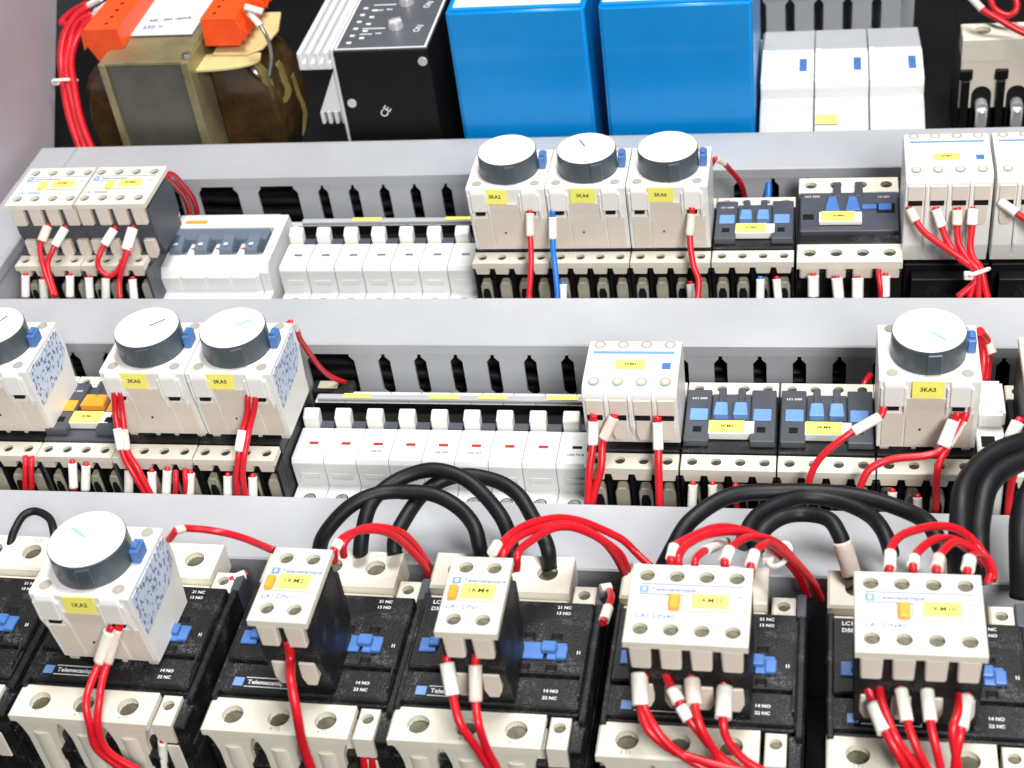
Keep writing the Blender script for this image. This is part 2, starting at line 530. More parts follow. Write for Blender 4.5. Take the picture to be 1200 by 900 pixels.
# ---------------------------------------------------------------- plug-on timer with round knob
def timer(label, x, y, z, text, rot=0.0, sticker=False, tagx=15.0, group='plug on timers with white dials', mark=None, marks=0.6):
    t = thing('timer', label, 'timer', (x, y, z), rot, group)
    out = [(4.5, -1.5), (1.4, 24), (0.4, 31), (0.0, 41.2), (0.8, 42), (39.2, 42), (40, 41), (41, 26), (38, -1.5)]
    part('housing', 'tib', lambda s: s.prism(out, 0.3, 43.7, 'x', .35), 'white_plastic', t)
    face = 'ivory_plastic'  # beiger than the housing, the dimmer light on the front is coloured in

    def front(s):     # recessed lower front skin, between proud terminal towers
        s.prism([(3.6, 0), (0.7, 24.5), (-0.6, 32), (1, 32), (3, 24), (8, 3)], 12.5, 31.5, 'x', .25)
        s.prism([(3.8, 0), (1.0, 22), (2.2, 22), (8, 0)], 2.2, 11.8, 'x', .25)
        s.prism([(3.8, 0), (1.0, 22), (2.2, 22), (8, 0)], 32.2, 41.8, 'x', .25)
    part('front_skin', 'tif', front, face, t)

    def feet(s):
        for a, b in ((2, 6), (16, 18), (26, 28), (38, 42)):
            s.prism([(4.3, 1), (5.2, -4), (8, -4), (7.5, 1)], a, b, 'x', .2)
    part('clip', 'tic', feet, face, t)
    for cx in (2.6, 30.8):
        def tower(s):
            s.prism([(-1.2, 27.2), (-1.5, 39), (-.4, 41.6), (3, 41.6), (3, 27.2)], 0, 8.6, 'x', .5)
        part('terminal_tower', 'tit', tower, 'white_plastic', t, (cx, 0, 0))
        part('wire_mouth', 'tim', lambda s: s.box(1.6, 6.8, -0.2, 1.2, 24.4, 26.4), 'shade_black', t, (cx, 0, 0))
        for ex in (-1.4, 8.7):
            part('rib', 'tir', lambda s: s.prism([(3.4, 12), (-1.0, 27), (-1.2, 38), (2, 38), (5.2, 12)], 0, 1.2, 'x', .25), 'white_plastic', t, (cx + ex, 0, 0))
    for cx, cy in ((6, 4.6), (38, 4.6), (6, 36.2), (38, 36.2)):
        part('screw_well', 'tiw', lambda s: s.cyl((0, 0, -.6), 2.7, .75, seg=18).cyl((0, 0, .1), 1.9, .25, seg=14), 'well_grey', t, (cx, cy, 42), smooth=40)
    part('small_hole', 'tih', lambda s: s.cyl((0, 0, 0), .5, .5, 'y', 8), 'shade_black', t, (19, 1.7, 11.5))
    kn = part('knob', 'tik', lambda s: s.cyl((0, 0, -.2), 16.4, 12.4, seg=64, r2=16.1, b=.3), 'knob_grey', t, (21.8, 19.4, 42), smooth=35)
    part('dial', 'tid', lambda s: s.cyl((0, 0, 0), 15.7, .5, seg=64, b=.15), 'dial_white', kn, (0, 0, 12.0), smooth=35)
    part('notch', 'tin', lambda s: s.box(-3.2, 3.2, -17.0, -15.2, 0.5, 11.2, .4), 'knob_grey', kn, (0, 0, 0), rotz=random.uniform(.1, .5))
    if mark:
        part('pointer', ('tipp', mark), lambda s: s.box(-.55, .55, 1.5, 10, 0, .12), mark, kn, (0, 0, 12.5), rotz=-marks)
        lettering('0.1 - 3 s', 1.7, 'print_blue', kn, (0, -7, 12.56))
    tb = part('selector', 'tis', lambda s: s.box(-1.9, 1.9, -4, 4, 0, 7.0, .5).prism([(-1.4, 7), (1.4, 7), (1.0, 8.4), (-1, 8.4)], -2.4, 2.4, 'y', .2), 'blue_plastic', t, (40.4, 22.5, 42))
    o = yellow_tag(t, (tagx, -0.9, 32.8), 13.5, 8.8, text, 3.0, rot=(math.radians(86 + random.uniform(-3, 2)), 0, math.radians(random.uniform(-3.0, 3.0))))
    if sticker:
        part('sticker', 'tisk', lambda s: s.prism([(3.5, 17), (2.2, 39.5), (37, 39.5), (38, 24), (31, 19)], 43.7, 43.9, 'x'), 'printed_sticker', t)
    return t


# ---------------------------------------------------------------- rounded white auxiliary block, four poles
def round_aux(label, x, y, z, text, rot=0.0, group='rounded white auxiliary contact blocks', h=36.0, depth=40.0):
    t = thing('auxiliary_block', label, 'contact block', (x, y, z), rot, group)
    w = 44
    prof = [(5, 0), (1.5, 12), (0.5, h - 5), (1.2, h - 2.6), (3.4, h - .8), (8, h), (depth - 8, h), (depth - 3, h - .8), (depth - 1, h - 2.6), (depth, h - 6), (depth - 1, 0)]
    part('housing', ('rab', h, depth), lambda s: s.prism(prof, .2, w - .2, 'x', .4), 'white_plastic', t)
    p = w / 4

    def channel(s):
        s.prism([(1.6, h - 6), (p - 1.4, h - 6), (p - 1.4, h - 15), (1.6, h - 15)], -.2, 2.0, 'y', .3)
    for k in range(4):
        part('terminal_cover', ('rac', h), channel, 'ivory_plastic', t, (p * k, 0, 0))
        part('wire_mouth', ('ram', h), lambda s: s.prism([(2, h - 15), (p - 2, h - 15), (p - 2, h - 18), (2, h - 18)], -.1, 1.8, 'y'), 'shade_black', t, (p * k, 0, 0))
        part('lower_skirt', ('ral', h), lambda s: s.prism([(2.4, h - 18), (p - 2.2, h - 18), (p - 2.2, h - 27), (p - 3.4, h - 30), (3.6, h - 30), (2.4, h - 27)], -.1, 2.2, 'y', .2), 'ivory_plastic', t, (p * k, 0, 0))
        if k:
            part('rib', ('rar', h), lambda s: s.prism([(5, 2), (-.2, 14), (-.6, h - 6), (1, h - 2.5), (3, h - 4), (4, 2)], -.6, .6, 'x', .2), 'white_plastic', t, (p * k, 0, 0))
        for cy in (6.6, depth - 6.6):
            part('screw_well', 'raw', lambda s: s.cyl((0, 0, -.5), 2.8, .62, seg=18), 'well_grey', t, (p * (k + .5), cy, h), smooth=40)
            screw(t, (p * (k + .5), cy, h - .75), 1.7, 'ivory_plastic')
    part('printed_line', ('rap', 1), lambda s: s.box(3, w - 3, 0, 1.9, 0, .12), 'pale_blue_plastic', t, (0, depth - 13.4, h))
    part('logo_square', 'rag', lambda s: s.box(0, 4, 0, 4.6, 0, .14), 'blue_plastic', t, (w - 8, 15.4, h))
    yellow_tag(t, (14.5, 15.2, h + .05), 13.5, 6.4, text, 2.5)
    part('side_foot', 'raf', lambda s: s.box(-.5, w + .5, 8, 34, -2, 1.2, .3), 'black_plastic', t)
    return t


# ---------------------------------------------------------------- flat cream auxiliary block (two or four poles)
def flat_aux(label, x, y, z, poles, text, code, rot=0.0, group='flat cream auxiliary contact blocks', h=50, depth=38.5, button='orange_plastic', side='black_plastic'):
    t = thing('auxiliary_block', label, 'contact block', (x, y, z), rot, group)
    p = 11.1
    w = p * poles + (0.6 if poles == 4 else 1.6)
    o0 = (w - p * poles) / 2
    part('housing', ('fab', poles, h, side), lambda s: s.prism([(9, 0), (3.2, h * .45), (3.2, h - 6.2), (depth - 3, h - 6.2), (depth - 3, 0)], .5, w - .5, 'x', .4)
         .prism([(depth - 3, 6), (depth - 3, h - 10), (depth + 1, h - 14), (depth + 1, 10)], .5, w - .5, 'x', .3), side, t)
    holes = [(o0 + p * (k + .5), cy, 2.95) for k in range(poles) for cy in (6.2, depth - 6.0)]
    part('front_plate', ('faf', poles, depth, h), lambda s: s.holed(0, w, 0, depth, h - 3.6, h, holes, 2.0, 18), 'cream_plastic', t)
    for cx, cy, r in holes:
        screw(t, (cx, cy, h - 2.9), 2.85)
    for k in range(poles):
        def tooth(s):
            s.prism([(1.5, h - 3.7), (p - 1.5, h - 3.7), (p - 1.9, h - 15.5), (1.9, h - 15.5)], .4, 5, 'y', .6)
        part('terminal_shroud', ('fat', h), tooth, 'ivory_plastic', t, (o0 + p * k, 0, 0))
        part('lower_shroud', ('fal', h), lambda s: s.prism([(2.2, h - 27), (p - 2.2, h - 27), (p - 2.0, h - 36), (p - 3.6, h - 40), (3.6, h - 40), (2.0, h - 36)], 2.4, 6, 'y', .4), 'ivory_plastic', t, (o0 + p * k, 0, 0))
        part('top_peg', 'fap', lambda s: s.cyl((0, 0, 0), 1.5, 5, 'y', 10), 'black_plastic', t, (o0 + p * (k + .5), depth - 3.2, h - 10))
    # printing
    x0 = 4.6 if poles == 4 else 3.2
    part('logo_square', 'fag', lambda s: s.box(0, 3.4, 0, 3.4, 0, .1), 'pale_blue_plastic', t, (x0 - .8, depth - 14.6, h))
    part('logo_square', 'fag2', lambda s: s.box(1.1, 2.3, .9, 2.5, .1, .16), 'print_white', t, (x0 - .8, depth - 14.6, h))
    lettering('Telemecanique', 2.7, 'print_blue', t, (x0 + 3.6, depth - 12.9, h + .1), align='LEFT')
    if poles == 4:
        part('printed_line', 'fan', lambda s: s.box(0, 38, 0, .55, 0, .08), 'print_blue', t, (4, depth - 10.6, h))
        part('printed_line', 'fan', None, 'print_blue', t, (4, depth - 15.6, h))
    lettering(code, 3.2, 'print_blue', t, (x0 - 1, 12.3, h + .1), align='LEFT')
    if poles == 4:
        part('button', ('fao', button), lambda s: s.box(0, 4.2, 0, 7.0, 0, 2.4, .6), button, t, (15.2, 15.2, h))
        yellow_tag(t, (23.6, 15.4, h + 1.9), 13.6, 6.8, text, 3.2, holder=(19.6, 6.9, 1.8, 3.2))
    else:
        part('button', ('faob', button), lambda s: s.box(0, 3.4, 0, 6.8, 0, 2.0, .5), button, t, (2.3, 15.3, h))
        yellow_tag(t, (7.2, 15.2, h + 1.5), 13.2, 7.4, text, 3.5, holder=(14.6, 7.6, 1.4, .9))
    return t


# ---------------------------------------------------------------- big three-pole contactor
def big_contactor(label, x, y, rot=0.0, group='big black contactors in the front row', blue_x=57.0):
    t = thing('contactor', label, 'contactor', (x, y, 0), rot, group)
    w = 77.5
    part('housing', 'bcb', lambda s: s.box(0, w, 14, 100, 0, 80, .6).box(.3, w - .3, 28, 84, 80, 94, .6).box(0.6, 3.2, 25, 86, 80, 97, .5), 'black_plastic', t)
    part('front_plate', 'bcp', lambda s: s.box(2.4, w - 3.4, 44, 82, 94.2, 99, .7), 'black_plastic', t)
    part('lower_plate', 'bcq', lambda s: s.box(2.4, w - 3.4, 29, 43.4, 94.2, 97, .6), 'black_plastic', t)
    part('side_flange', 'bcf', lambda s: s.box(w - 3.0, w - .2, 24, 84, 80, 96, .5), 'black_plastic', t)
    part('hinge_strip', 'bch', lambda s: s.box(73.0, 74.0, 33, 78, 98.8, 99.5, .2), 'black_plastic', t)
    # blue slide in its window
    for wx, wy in ((blue_x - 7, 63.0), (blue_x + 4, 63.0), (blue_x - 7, 46.6), (blue_x + 4, 46.6)):
        part('latch_slot', 'bcl', lambda s: s.box(-2, 2, -1, 1.4, 0, .3).box(-2.4, -1.4, -2.0, 1.4, 0, .3).box(1.4, 2.4, -2.0, 1.4, 0, .3), 'shade_black', t, (wx, wy, 98.95))
    part('slider', 'bcs', lambda s: s.box(-12, 0, -4, 4.4, 0, 1.3, .4).box(1.4, 9, -4, 4.4, 0, 1.3, .4).box(-1, 5, -1.4, 3.8, .6, 3.4, .5).box(5.4, 9.6, -4.4, 2, 1, 2.6, .4), 'blue_plastic', t, (blue_x, 54.5, 98.9))
    part('slider', 'bcs2', lambda s: s.box(0, 7, -3.6, 3.6, 0, 1.2, .4).box(4, 8, -1.5, 3, .6, 2.8, .4), 'blue_plastic', t, (5.5, 55, 98.9))
    lettering('I1', 2.4, 'print_white', t, (blue_x + 14, 55, 99.1))
    lettering('21 NC', 2.1, 'print_white', t, (62, 78.6, 99.1))
    lettering('13 NO', 2.1, 'print_white', t, (62, 75.4, 99.1))
    lettering('14 NO', 2.1, 'print_white', t, (62, 36.6, 97.1))
    lettering('22 NC', 2.1, 'print_white', t, (62, 33.2, 97.1))
    lettering('LC1', 2.8, 'print_white', t, (6, 78.6, 99.1), align='LEFT')
    lettering('D50', 2.8, 'print_white', t, (6, 75.0, 99.1), align='LEFT')
    part('logo_square', 'bcg', lambda s: s.box(0, 4.2, 0, 4.2, 0, .1).box(1.2, 3, 1.1, 3.1, .1, .12), 'pale_blue_plastic', t, (8, 31.5, 97.02))
    part('nameplate_frame', 'bcn', lambda s: s.box(0, 22, 0, .3, 0, .1).box(0, 22, 4.6, 4.9, 0, .1).box(21.7, 22, .3, 4.6, 0, .1), 'print_white', t, (13, 31.2, 97.02))
    lettering('Telemecanique', 2.9, 'print_white', t, (14, 33.6, 97.1), align='LEFT')
    # lower power terminals
    L = 61.5
    hs = [(2.0 + 19.6 * (k + .5), 18.6, 4.5) for k in range(3)]
    part('terminal_block', 'bct', lambda s: s.holed(.4, L, 11, 27.4, 90.5, 95, hs, 3.0, 22, 1.0).box(.6, L - .2, 17, 27, 62, 86), 'cream_plastic', t)
    for k, (cx, cy, r) in enumerate(hs):
        screw(t, (cx, cy, 91.1), 4.35)

        def column(s):
            pts = [(-9.7, 90.6)]
            for i in range(9):
                a = math.pi * i / 8
                pts.append((-9.7 + 3.0 * math.sin(a / 2) ** 1, 90 - 8 * math.sin(a / 2) ** 2 - i * .3))
            pts += [(-6.2, 40), (6.2, 40)]
            for i in range(8, -1, -1):
                a = math.pi * i / 8
                pts.append((9.7 - 3.0 * math.sin(a / 2), 90 - 8 * math.sin(a / 2) ** 2 - i * .3))
            pts.append((9.7, 90.6))
            s.prism(pts, 11.2, 20, 'y', .5)
            s.cyl((0, 17.0, 40), 6.6, 44, 'z', 24, r2=6.9)
        part('terminal_shroud', 'bcc', column, 'cream_plastic', t, (cx, 0, 0), smooth=30)
        part('wire_mouth', 'bcm', lambda s: s.cyl((0, 9.6, 54), 4.3, 1.4, 'y', 16), 'shade_black', t, (cx, 0, 0))
        lettering('%d T%d' % (2 * k + 2, k + 1), 2.3, 'print_grey', t, (cx, 12.9, 95.06))
        lettering('%d L%d' % (2 * k + 1, k + 1), 2.2, 'print_grey', t, (cx, 108.6, 95.06))
        part('barrier', 'bcr', lambda s: s.box(-1.6, 1.6, 8.5, 16, 44, 76, .4).box(-4, 4, 10.5, 15, 56, 63, .5).box(-3.4, 3.4, 9.5, 15, 68, 75, .6), 'black_plastic', t, (cx + 9.8, 0, 0))
    # lower auxiliary terminal
    part('auxiliary_terminal', 'bca', lambda s: s.holed(63.4, 71.4, 12, 27, 82, 94, [(67.4, 21.5, 2.6)], 2.0, 16, .8).box(64.4, 70.4, 13.4, 20, 62, 78, .5), 'cream_plastic', t)
    screw(t, (67.4, 21.5, 91.1), 2.45)
    part('terminal_guard', 'bcg2', lambda s: s.box(72, 77, 12, 27, 60, 92.5, .5), 'black_plastic', t)
    # upper power terminals
    hs2 = [(2.0 + 19.6 * (k + .5), 101.5, 4.5) for k in range(3)]
    part('terminal_block', 'bcu', lambda s: s.holed(.4, L, 91, 112, 80, 95, hs2, 3.0, 22, 1.0).box(.9, L - .5, 85.5, 90.8, 80, 90.5, .8).box(.9, L - .5, 85, 86.9, 90, 94.4, .6), 'cream_plastic', t)
    for cx, cy, r in hs2:
        screw(t, (cx, cy, 91.1), 4.35)
    part('auxiliary_terminal', 'bcv', lambda s: s.holed(63.4, 73.0, 84, 96, 78, 94, [(68.2, 90.4, 2.6)], 2.0, 16, .8), 'cream_plastic', t)
    screw(t, (68.2, 90.4, 91.1), 2.45)
    part('terminal_guard', 'bcw', lambda s: s.box(73.4, 77.3, 84.5, 97, 70, 95, .5), 'slate_plastic', t)
    return t


# ---------------------------------------------------------------- circuit breakers
def breaker(label, x, y, group, plain=False, text=None, indicator='indicator_red'):
    t = thing('circuit_breaker', label, 'circuit breaker', (x, y, 0), 0, group)
    w = 16.8
    out = [(0, 0), (0, 51), (.8, 52), (20, 52), (19.4, 67.5), (21, 70), (44, 70), (44, 62), (66, 62), (66, 68), (73, 68), (75, 54), (92, 54), (92, 0)]
    part('housing', 'brh', lambda s: s.prism(out, .12, w - .12, 'x', .3), 'pale_grey_plastic', t)
    part('toggle', 'brt', lambda s: s.prism([(44.6, 62.2), (49.5, 62.2), (52.0, 76.5), (50.5, 78), (45.2, 75.5)], .6, 8.8, 'x', .5), 'white_plastic', t)
    part('toggle_base', 'brb', lambda s: s.prism([(44.3, 62.2), (44.3, 70.4), (49, 70.6), (52, 62.2)], 9.2, 16.6, 'x', .3), 'slate_plastic', t)
    part('dark_lining', 'brw', lambda s: s.box(.0, w, 50, 65.3, 62.05, 62.7).box(0, w, 65.3, 65.9, 62.1, 68.2), 'black_smooth', t)  # black sheets darken the floor and back of the toggle recess
    part('indicator', ('bri', indicator), lambda s: s.box(6.8, 11.6, 31.4, 33.3, 70, 70.15), indicator, t)
    part('label_ridge', 'brr', lambda s: s.box(4, 13.4, 19.0, 19.6, 57.0, 57.5).box(4, 13.4, 18.8, 19.5, 60.8, 61.3).box(3.6, 4.0, 19, 19.6, 57, 61.3).box(13.4, 13.8, 19, 19.6, 57, 61.3), 'pale_grey_plastic', t)
    part('screw_hole', 'brs', lambda s: s.cyl((8.7, 11, 51.5), 3.3, .62, seg=18), 'shade_black', t)
    screw(t, (8.7, 11, 51.3), 2.7, 'steel')
    if text:
        lettering(text, 2.2, 'print_dark', t, (9, 27.0, 70.08))
    return t


def label_rail(label, x, y, n, tags, group):
    """clip-on comb rail over the breakers' upper edge with yellow name strips"""
    t = thing('label_rail', label, 'label strip', (x, y, 0), 0, group)
    L = 16.85 * n
    part('rail', ('lr', n), lambda s: s.prism([(66.6, 68.3), (66.4, 70.2), (67, 70.8), (70.2, 70.8), (70.6, 68.3)], 2, L - 2, 'x', .3), 'duct_grey', t)
    for a, b in tags:
        part('tag', ('lt', round(b - a)), lambda s: s.box(0, b - a, 66.9, 70.2, 70.85, 71.2, .1), 'yellow_tag', t, (a, 0, 0))
    return t


def four_pole_breaker(label, x, y):
    t = thing('circuit_breaker', label, 'circuit breaker', (x, y, 0), 0)
    w = 71.5
    out = [(0, 0), (0, 51), (20, 53), (19, 64), (22, 69), (34, 70), (34, 63), (60, 63), (60, 72), (74, 72), (78, 54), (92, 54), (92, 0)]
    part('housing', 'fph', lambda s: s.prism(out, .2, w - 6, 'x', .4).prism([(0, 0), (0, 51), (21, 52), (20, 66), (24, 71.5), (72, 73), (76, 60), (92, 54), (92, 0)], w - 5.9, w - .2, 'x', .5), 'pale_grey_plastic', t)
    part('toggle_bar', 'fpb', lambda s: s.box(1, w - 7, 45, 56, 63.3, 74, .8), 'blue_grey', t)
    for k in range(4):
        part('toggle', 'fpt', lambda s: s.prism([(33.6, 69.4), (33.6, 74), (46, 76.5), (46, 69.4)], 5.8, 13.6, 'x', .6), 'blue_grey', t, (16 * k, 0, 0))
        part('toggle_mark', 'fpm', lambda s: s.box(8.5, 11, 36, 38.5, 75.3, 75.5), 'print_white', t, (16 * k, 0, 0))
        part('divider', 'fpd', lambda s: s.prism([(33.6, 63.2), (33.6, 70.2), (45, 70.2), (45, 63.2)], .4, 5.2, 'x', .3), 'pale_grey_plastic', t, (16 * k, 0, 0))
        part('shutter', 'fps', lambda s: s.prism([(19.6, 54), (18.3, 64), (20, 64), (21, 54)], 1, 15, 'x', .2), 'pale_grey_plastic', t, (16 * k, 0, 0))
        part('test_mark', 'fpr', lambda s: s.box(1.5, 4, 39, 40.4, 70.25, 70.4), 'indicator_red', t, (16 * k, 0, 0))
    part('brand_print', 'fpo', lambda s: s.box(6, 20, 64, 67.5, 72, 72.15), 'orange_plastic', t)
    return t


def fuse_holder(label, x, y, tag=False):
    t = thing('fuse_holder', label, 'fuse holder', (x, y, 0), 0, 'white fuse holders side by side')
    w = 33.2
    # lower tapered cover, drawer with window, sloping upper cover
    part('lower_cover', 'fhl', lambda s: s.prism([(0, 0), (0, 68), (4, 73), (24, 79), (36.5, 81), (37.5, 80), (37.5, 0)], .25, w - .25, 'x', .5), 'fuse_shaded_white', t)
    part('drawer', 'fhd', lambda s: s.prism([(37.8, 0), (36.8, 87), (38, 92), (77, 92), (79, 87), (79, 0)], .25, w - .25, 'x', .6), 'white_plastic', t)
    part('upper_cover', 'fhu', lambda s: s.prism([(79.3, 0), (79.3, 86), (82, 90), (100, 86), (128, 80), (132, 70), (132, 0)], .25, w - .25, 'x', .5), 'fuse_shaded_white', t)
    part('window', 'fhw', lambda s: s.box(24, 28.6, 50, 66, 91.9, 92.3, .1), 'blue_plastic', t)
    part('finger_notch', 'fhn', lambda s: s.cyl((16.6, 2.5, 64), 3.4, 5.0, seg=18), 'shade_black', t)
    part('hinge_pin', 'fhp', lambda s: s.cyl((.6, 79, 91.0), 1.2, 3, 'x', 10), 'pale_grey_plastic', t)
    if tag:
        o = yellow_tag(t, (.8, 12, 76.2), 13.5, 7.6, '1FU1', 2.6, rot=(math.radians(16.7), 0, 0))
    return t

# ================================================================ front row
YD = 0
FC = ['black contactor cut by the left edge of the front row', 'front row black contactor carrying the round dial timer',
      'black contactor under the left two pole block of the front row', 'black contactor under the second two pole block from the left',
      'black contactor under the four pole block, beside the tied red wires', 'rightmost black contactor of the front row, under a four pole block']
FX = [(-97, -1.2, 3), (-17, -1.0, 1.5), (67.5, -0.9, 0), (144.5, -0.4, 0), (226.8, -0.5, -2), (312.5, -0.2, -3)]
for lb, (x, r, dy) in zip(FC, FX):
    big_contactor(lb, x, YD + dy, r)
timer('timer with big white dial in the front row, blue print on its side', -1.2, 36.0, 101, '1KA2', -1.6, True, 15.0, mark='print_green', marks=-1.0)
flat_aux('left two pole cream block with orange button in front row', 97.0, 22.0, 98.5, 2, '1KM2', 'LA1 DN11', -1.2)
flat_aux('second two pole cream block, right of the first black cable loops', 170.5, 20.2, 98.5, 2, '1KM4', 'LA1 DN11', 0.0)
flat_aux('four pole cream block with the red wires tied above it', 240.4, 19.4, 98.5, 4, '1KM15', 'LA1 DN40', -.6)
flat_aux('rightmost four pole cream block of the front row', 322.2, 19.2, 98.5, 4, '1KM10', 'LA1 DN40', 0.0)

# ================================================================ middle row
YC = 178.5
small_contactor('small contactor at the left edge under a half visible timer', -122, YC, plain=True)
small_contactor('small contactor with orange tabs and a yellow tag', -77.4, YC, '3KM1', w=41, accent='orange_plastic', side='slate_plastic')
small_contactor('small contactor under the left timer of the middle pair', -36.4, YC, w=42.6, plain=True)
small_contactor('small contactor under the right timer of the middle pair', 6.4, YC, w=42.6, plain=True)
timer('half visible timer at the left edge of the middle row', -115.6, 189.5, 89, '3KA1', 0, True, 14, mark='print_blue', marks=.5)
timer('left timer of the pair in the middle row', -33.5, 189.5, 89, '3KA0', 0, False, 11.0, mark='print_blue', marks=.9)
timer('right timer of the middle row pair, blue print on its side', 10.6, 189.5, 89, '3KA5', 0, True, 11.0, mark='print_green', marks=.9)
names = ['leftmost', 'second from left', 'third from left', 'fourth from left', 'fifth from left', 'sixth from left', 'seventh from left', 'eighth from left', 'rightmost']
codes = {2: 'LAS N', 4: 'LAS NM', 5: 'LAS NT', 8: 'LAS NLB'}
for k in range(9):
    breaker('%s white circuit breaker of nine in the middle row' % names[k], 49.3 + 16.85 * k, 176, 'nine breakers in the middle row', text=codes.get(k), indicator='indicator_red' if k < 8 else 'shade_black')
label_rail('grey label rail with yellow strips over the nine breakers', 49.3, 176, 9, [(16, 31), (62, 78), (88, 103), (124, 140)], 'label rails over the breakers')
small_contactor('small contactor under the middle row rounded block', 201.2, YC, w=44.4, plain=True)
small_contactor('blue tabbed contactor right of the middle row rounded block', 246, YC, '3KM2', w=44.2)
small_contactor('blue tabbed contactor left of the right hand dial timer', 290.4, YC, '3KM4', w=44.2)
small_contactor('small contactor under the right hand dial timer', 334.8, YC, w=44.2, plain=True)
round_aux('rounded white block with yellow tag in the middle row', 202.0, 188.0, 88, '3KM3')
timer('timer at the right of the middle row, beside a white side block', 334.4, 189.0, 89, '3KA3', 0, False, 14.5, mark='print_green', marks=2.4)
sb = thing('side_block', 'white side block beside the right hand dial timer', 'contact block', (379.3, 186, 0))
part('housing', 'sbh', lambda s: s.box(0, 12.4, 2, 46, 0, 88, .6), 'white_plastic', sb)
part('cap', 'sbc', lambda s: s.box(-.4, 12.8, 20, 44, 88.2, 98, 1.5, 2), 'white_plastic', sb)
part('socket', 'sbs', lambda s: s.box(2, 8, 8, 15, 88, 88.3), 'shade_black', sb)
flat_aux('cream block with orange button cut by the right edge', 397, 187, 84, 4, '3KM6', 'LA1 DN22', 0, h=40, depth=42)
small_contactor('contactor cut by the right edge, under a cream block', 394.5, YC, w=44.4, plain=True)

# ================================================================ back row of devices
YB = 343.5
small_contactor('left slate contactor of the pair below the wide cream blocks', -160.6, YB, w=42, plain=True, side='slate_plastic')
small_contactor('right slate contactor of the pair below the wide cream blocks', -118.4, YB, w=40, plain=True, side='slate_plastic')
flat_aux('left of two joined cream blocks at the left edge', -156.8, 350.5, 83, 4, '2KM1', 'LA1 DN22', 0, button='yellow_tag', h=40, depth=40, side='slate_plastic')
flat_aux('right of two joined cream blocks at the left edge', -114.6, 350.5, 83, 4, '2KM2', 'LA1 DN22', 0, button='yellow_tag', h=40, depth=40, side='slate_plastic')
four_pole_breaker('wide four pole breaker with slate toggle bar', -82.5, 341)
for k in range(7):
    breaker('%s white circuit breaker of seven in the back row' % (names[k] if k < 6 else 'rightmost'), -4.0 + 17.0 * k, 341, 'seven breakers in the back row', indicator='steel')
label_rail('grey label rail with yellow strips over the seven breakers', -4.0, 341, 7, [(34, 52), (92, 108)], 'label rails over the breakers')
small_contactor('contactor under the left timer of the back trio', 117.8, YB, w=44.2, plain=True)
small_contactor('contactor under the middle timer of the back trio', 162.1, YB, w=44.2, plain=True)
small_contactor('contactor under the right timer of the back trio', 206.4, YB, w=44.2, plain=True)
timer('left timer of the back trio, red wire at its right', 118.6, 351.0, 87, '3KA2', 0, False, 9.6)
timer('middle timer of the back trio, blue wire below it', 162.4, 351.0, 87, '3KA4', 0, False, 14.0, mark='print_blue', marks=-.5)
timer('right timer of the back trio, beside a loose red wire', 206.4, 351.0, 87, '3KA6', 0, False, 12.0)
small_contactor('small blue tabbed contactor right of the back trio', 250.8, YB, '2KM3', w=44.4)

mc = thing('contactor', 'wider contactor with blue slide in the back row', 'contactor', (296.2, YB, 0), 0, 'small contactors')
w = 56.0
part('housing', 'mcb', lambda s: s.box(.2, w - .2, 6, 84, 0, 74, .5).box(.2, w - .2, 18, 66, 74, 82, .5), 'black_plastic', mc)
hs = [(7 + 14 * k, 9, 3.4) for k in range(4)]
part('terminal_strip', 'mcl', lambda s: s.holed(.3, w - .3, 1, 17.4, 79, 84, hs, 1.9, 18), 'cream_plastic', mc)
hs2 = [(7 + 14 * k, 76, 3.4) for k in range(4)]
part('terminal_strip', 'mcu', lambda s: s.holed(.3, w - .3, 68.6, 84, 72, 84, hs2, 1.9, 18), 'cream_plastic', mc)
for cx, cy, r in hs + hs2:
    screw(mc, (cx, cy, 81.2), 3.25, 'shaded_screw')
for k in range(4):
    part('terminal_shroud', 'mcs', lambda s: s.box(1.8, 12.2, 1.4, 8, 72, 79.2, .8), 'ivory_plastic', mc, (14 * k, 0, 0))
part('front_plate', 'mcp', lambda s: s.box(1.5, w - 1.5, 27, 65.5, 82.2, 86, .6), 'slate_plastic', mc)
part('lower_plate', 'mcq', lambda s: s.box(1.5, w - 1.5, 19, 26.4, 82.2, 83.4, .4), 'black_plastic', mc)
part('slider', 'mcr', lambda s: s.box(0, 8, 4, 8, 0, 1.4, .3).box(9, 16, 3, 9, 0, 1.2, .3).prism([(-20, 0), (-12, 0), (-14, 14), (-18, 14)], 0, 3, 'z', .4).prism([(-9, 0), (-1, 0), (-3, 14), (-7, 14)], 0, 3, 'z', .4), 'blue_plastic', mc, (35, 43, 86))
part('window', 'mcw', lambda s: s.box(0, 6, 0, 5, 0, .3), 'shade_black', mc, (3, 38, 86))
part('window', 'mcx', lambda s: s.box(0, 10, 0, 9, 0, .3), 'shade_black', mc, (43, 44, 86))
for cx in (19.5, 31.5):
    part('stalk', 'mcst', lambda s: s.box(0, 4.4, 60, 75, 84.1, 87, .5), 'slate_plastic', mc, (cx, 0, 0))
lettering('LC1 D25', 2.2, 'print_white', mc, (8, 61, 86.1))
lettering('13 NO', 2.2, 'print_white', mc, (47, 60, 86.1))
yellow_tag(mc, (13, 32, 89), 18, 9, '2KM4', 2.8, holder=(23, 9.4, 2.6, 1.2))

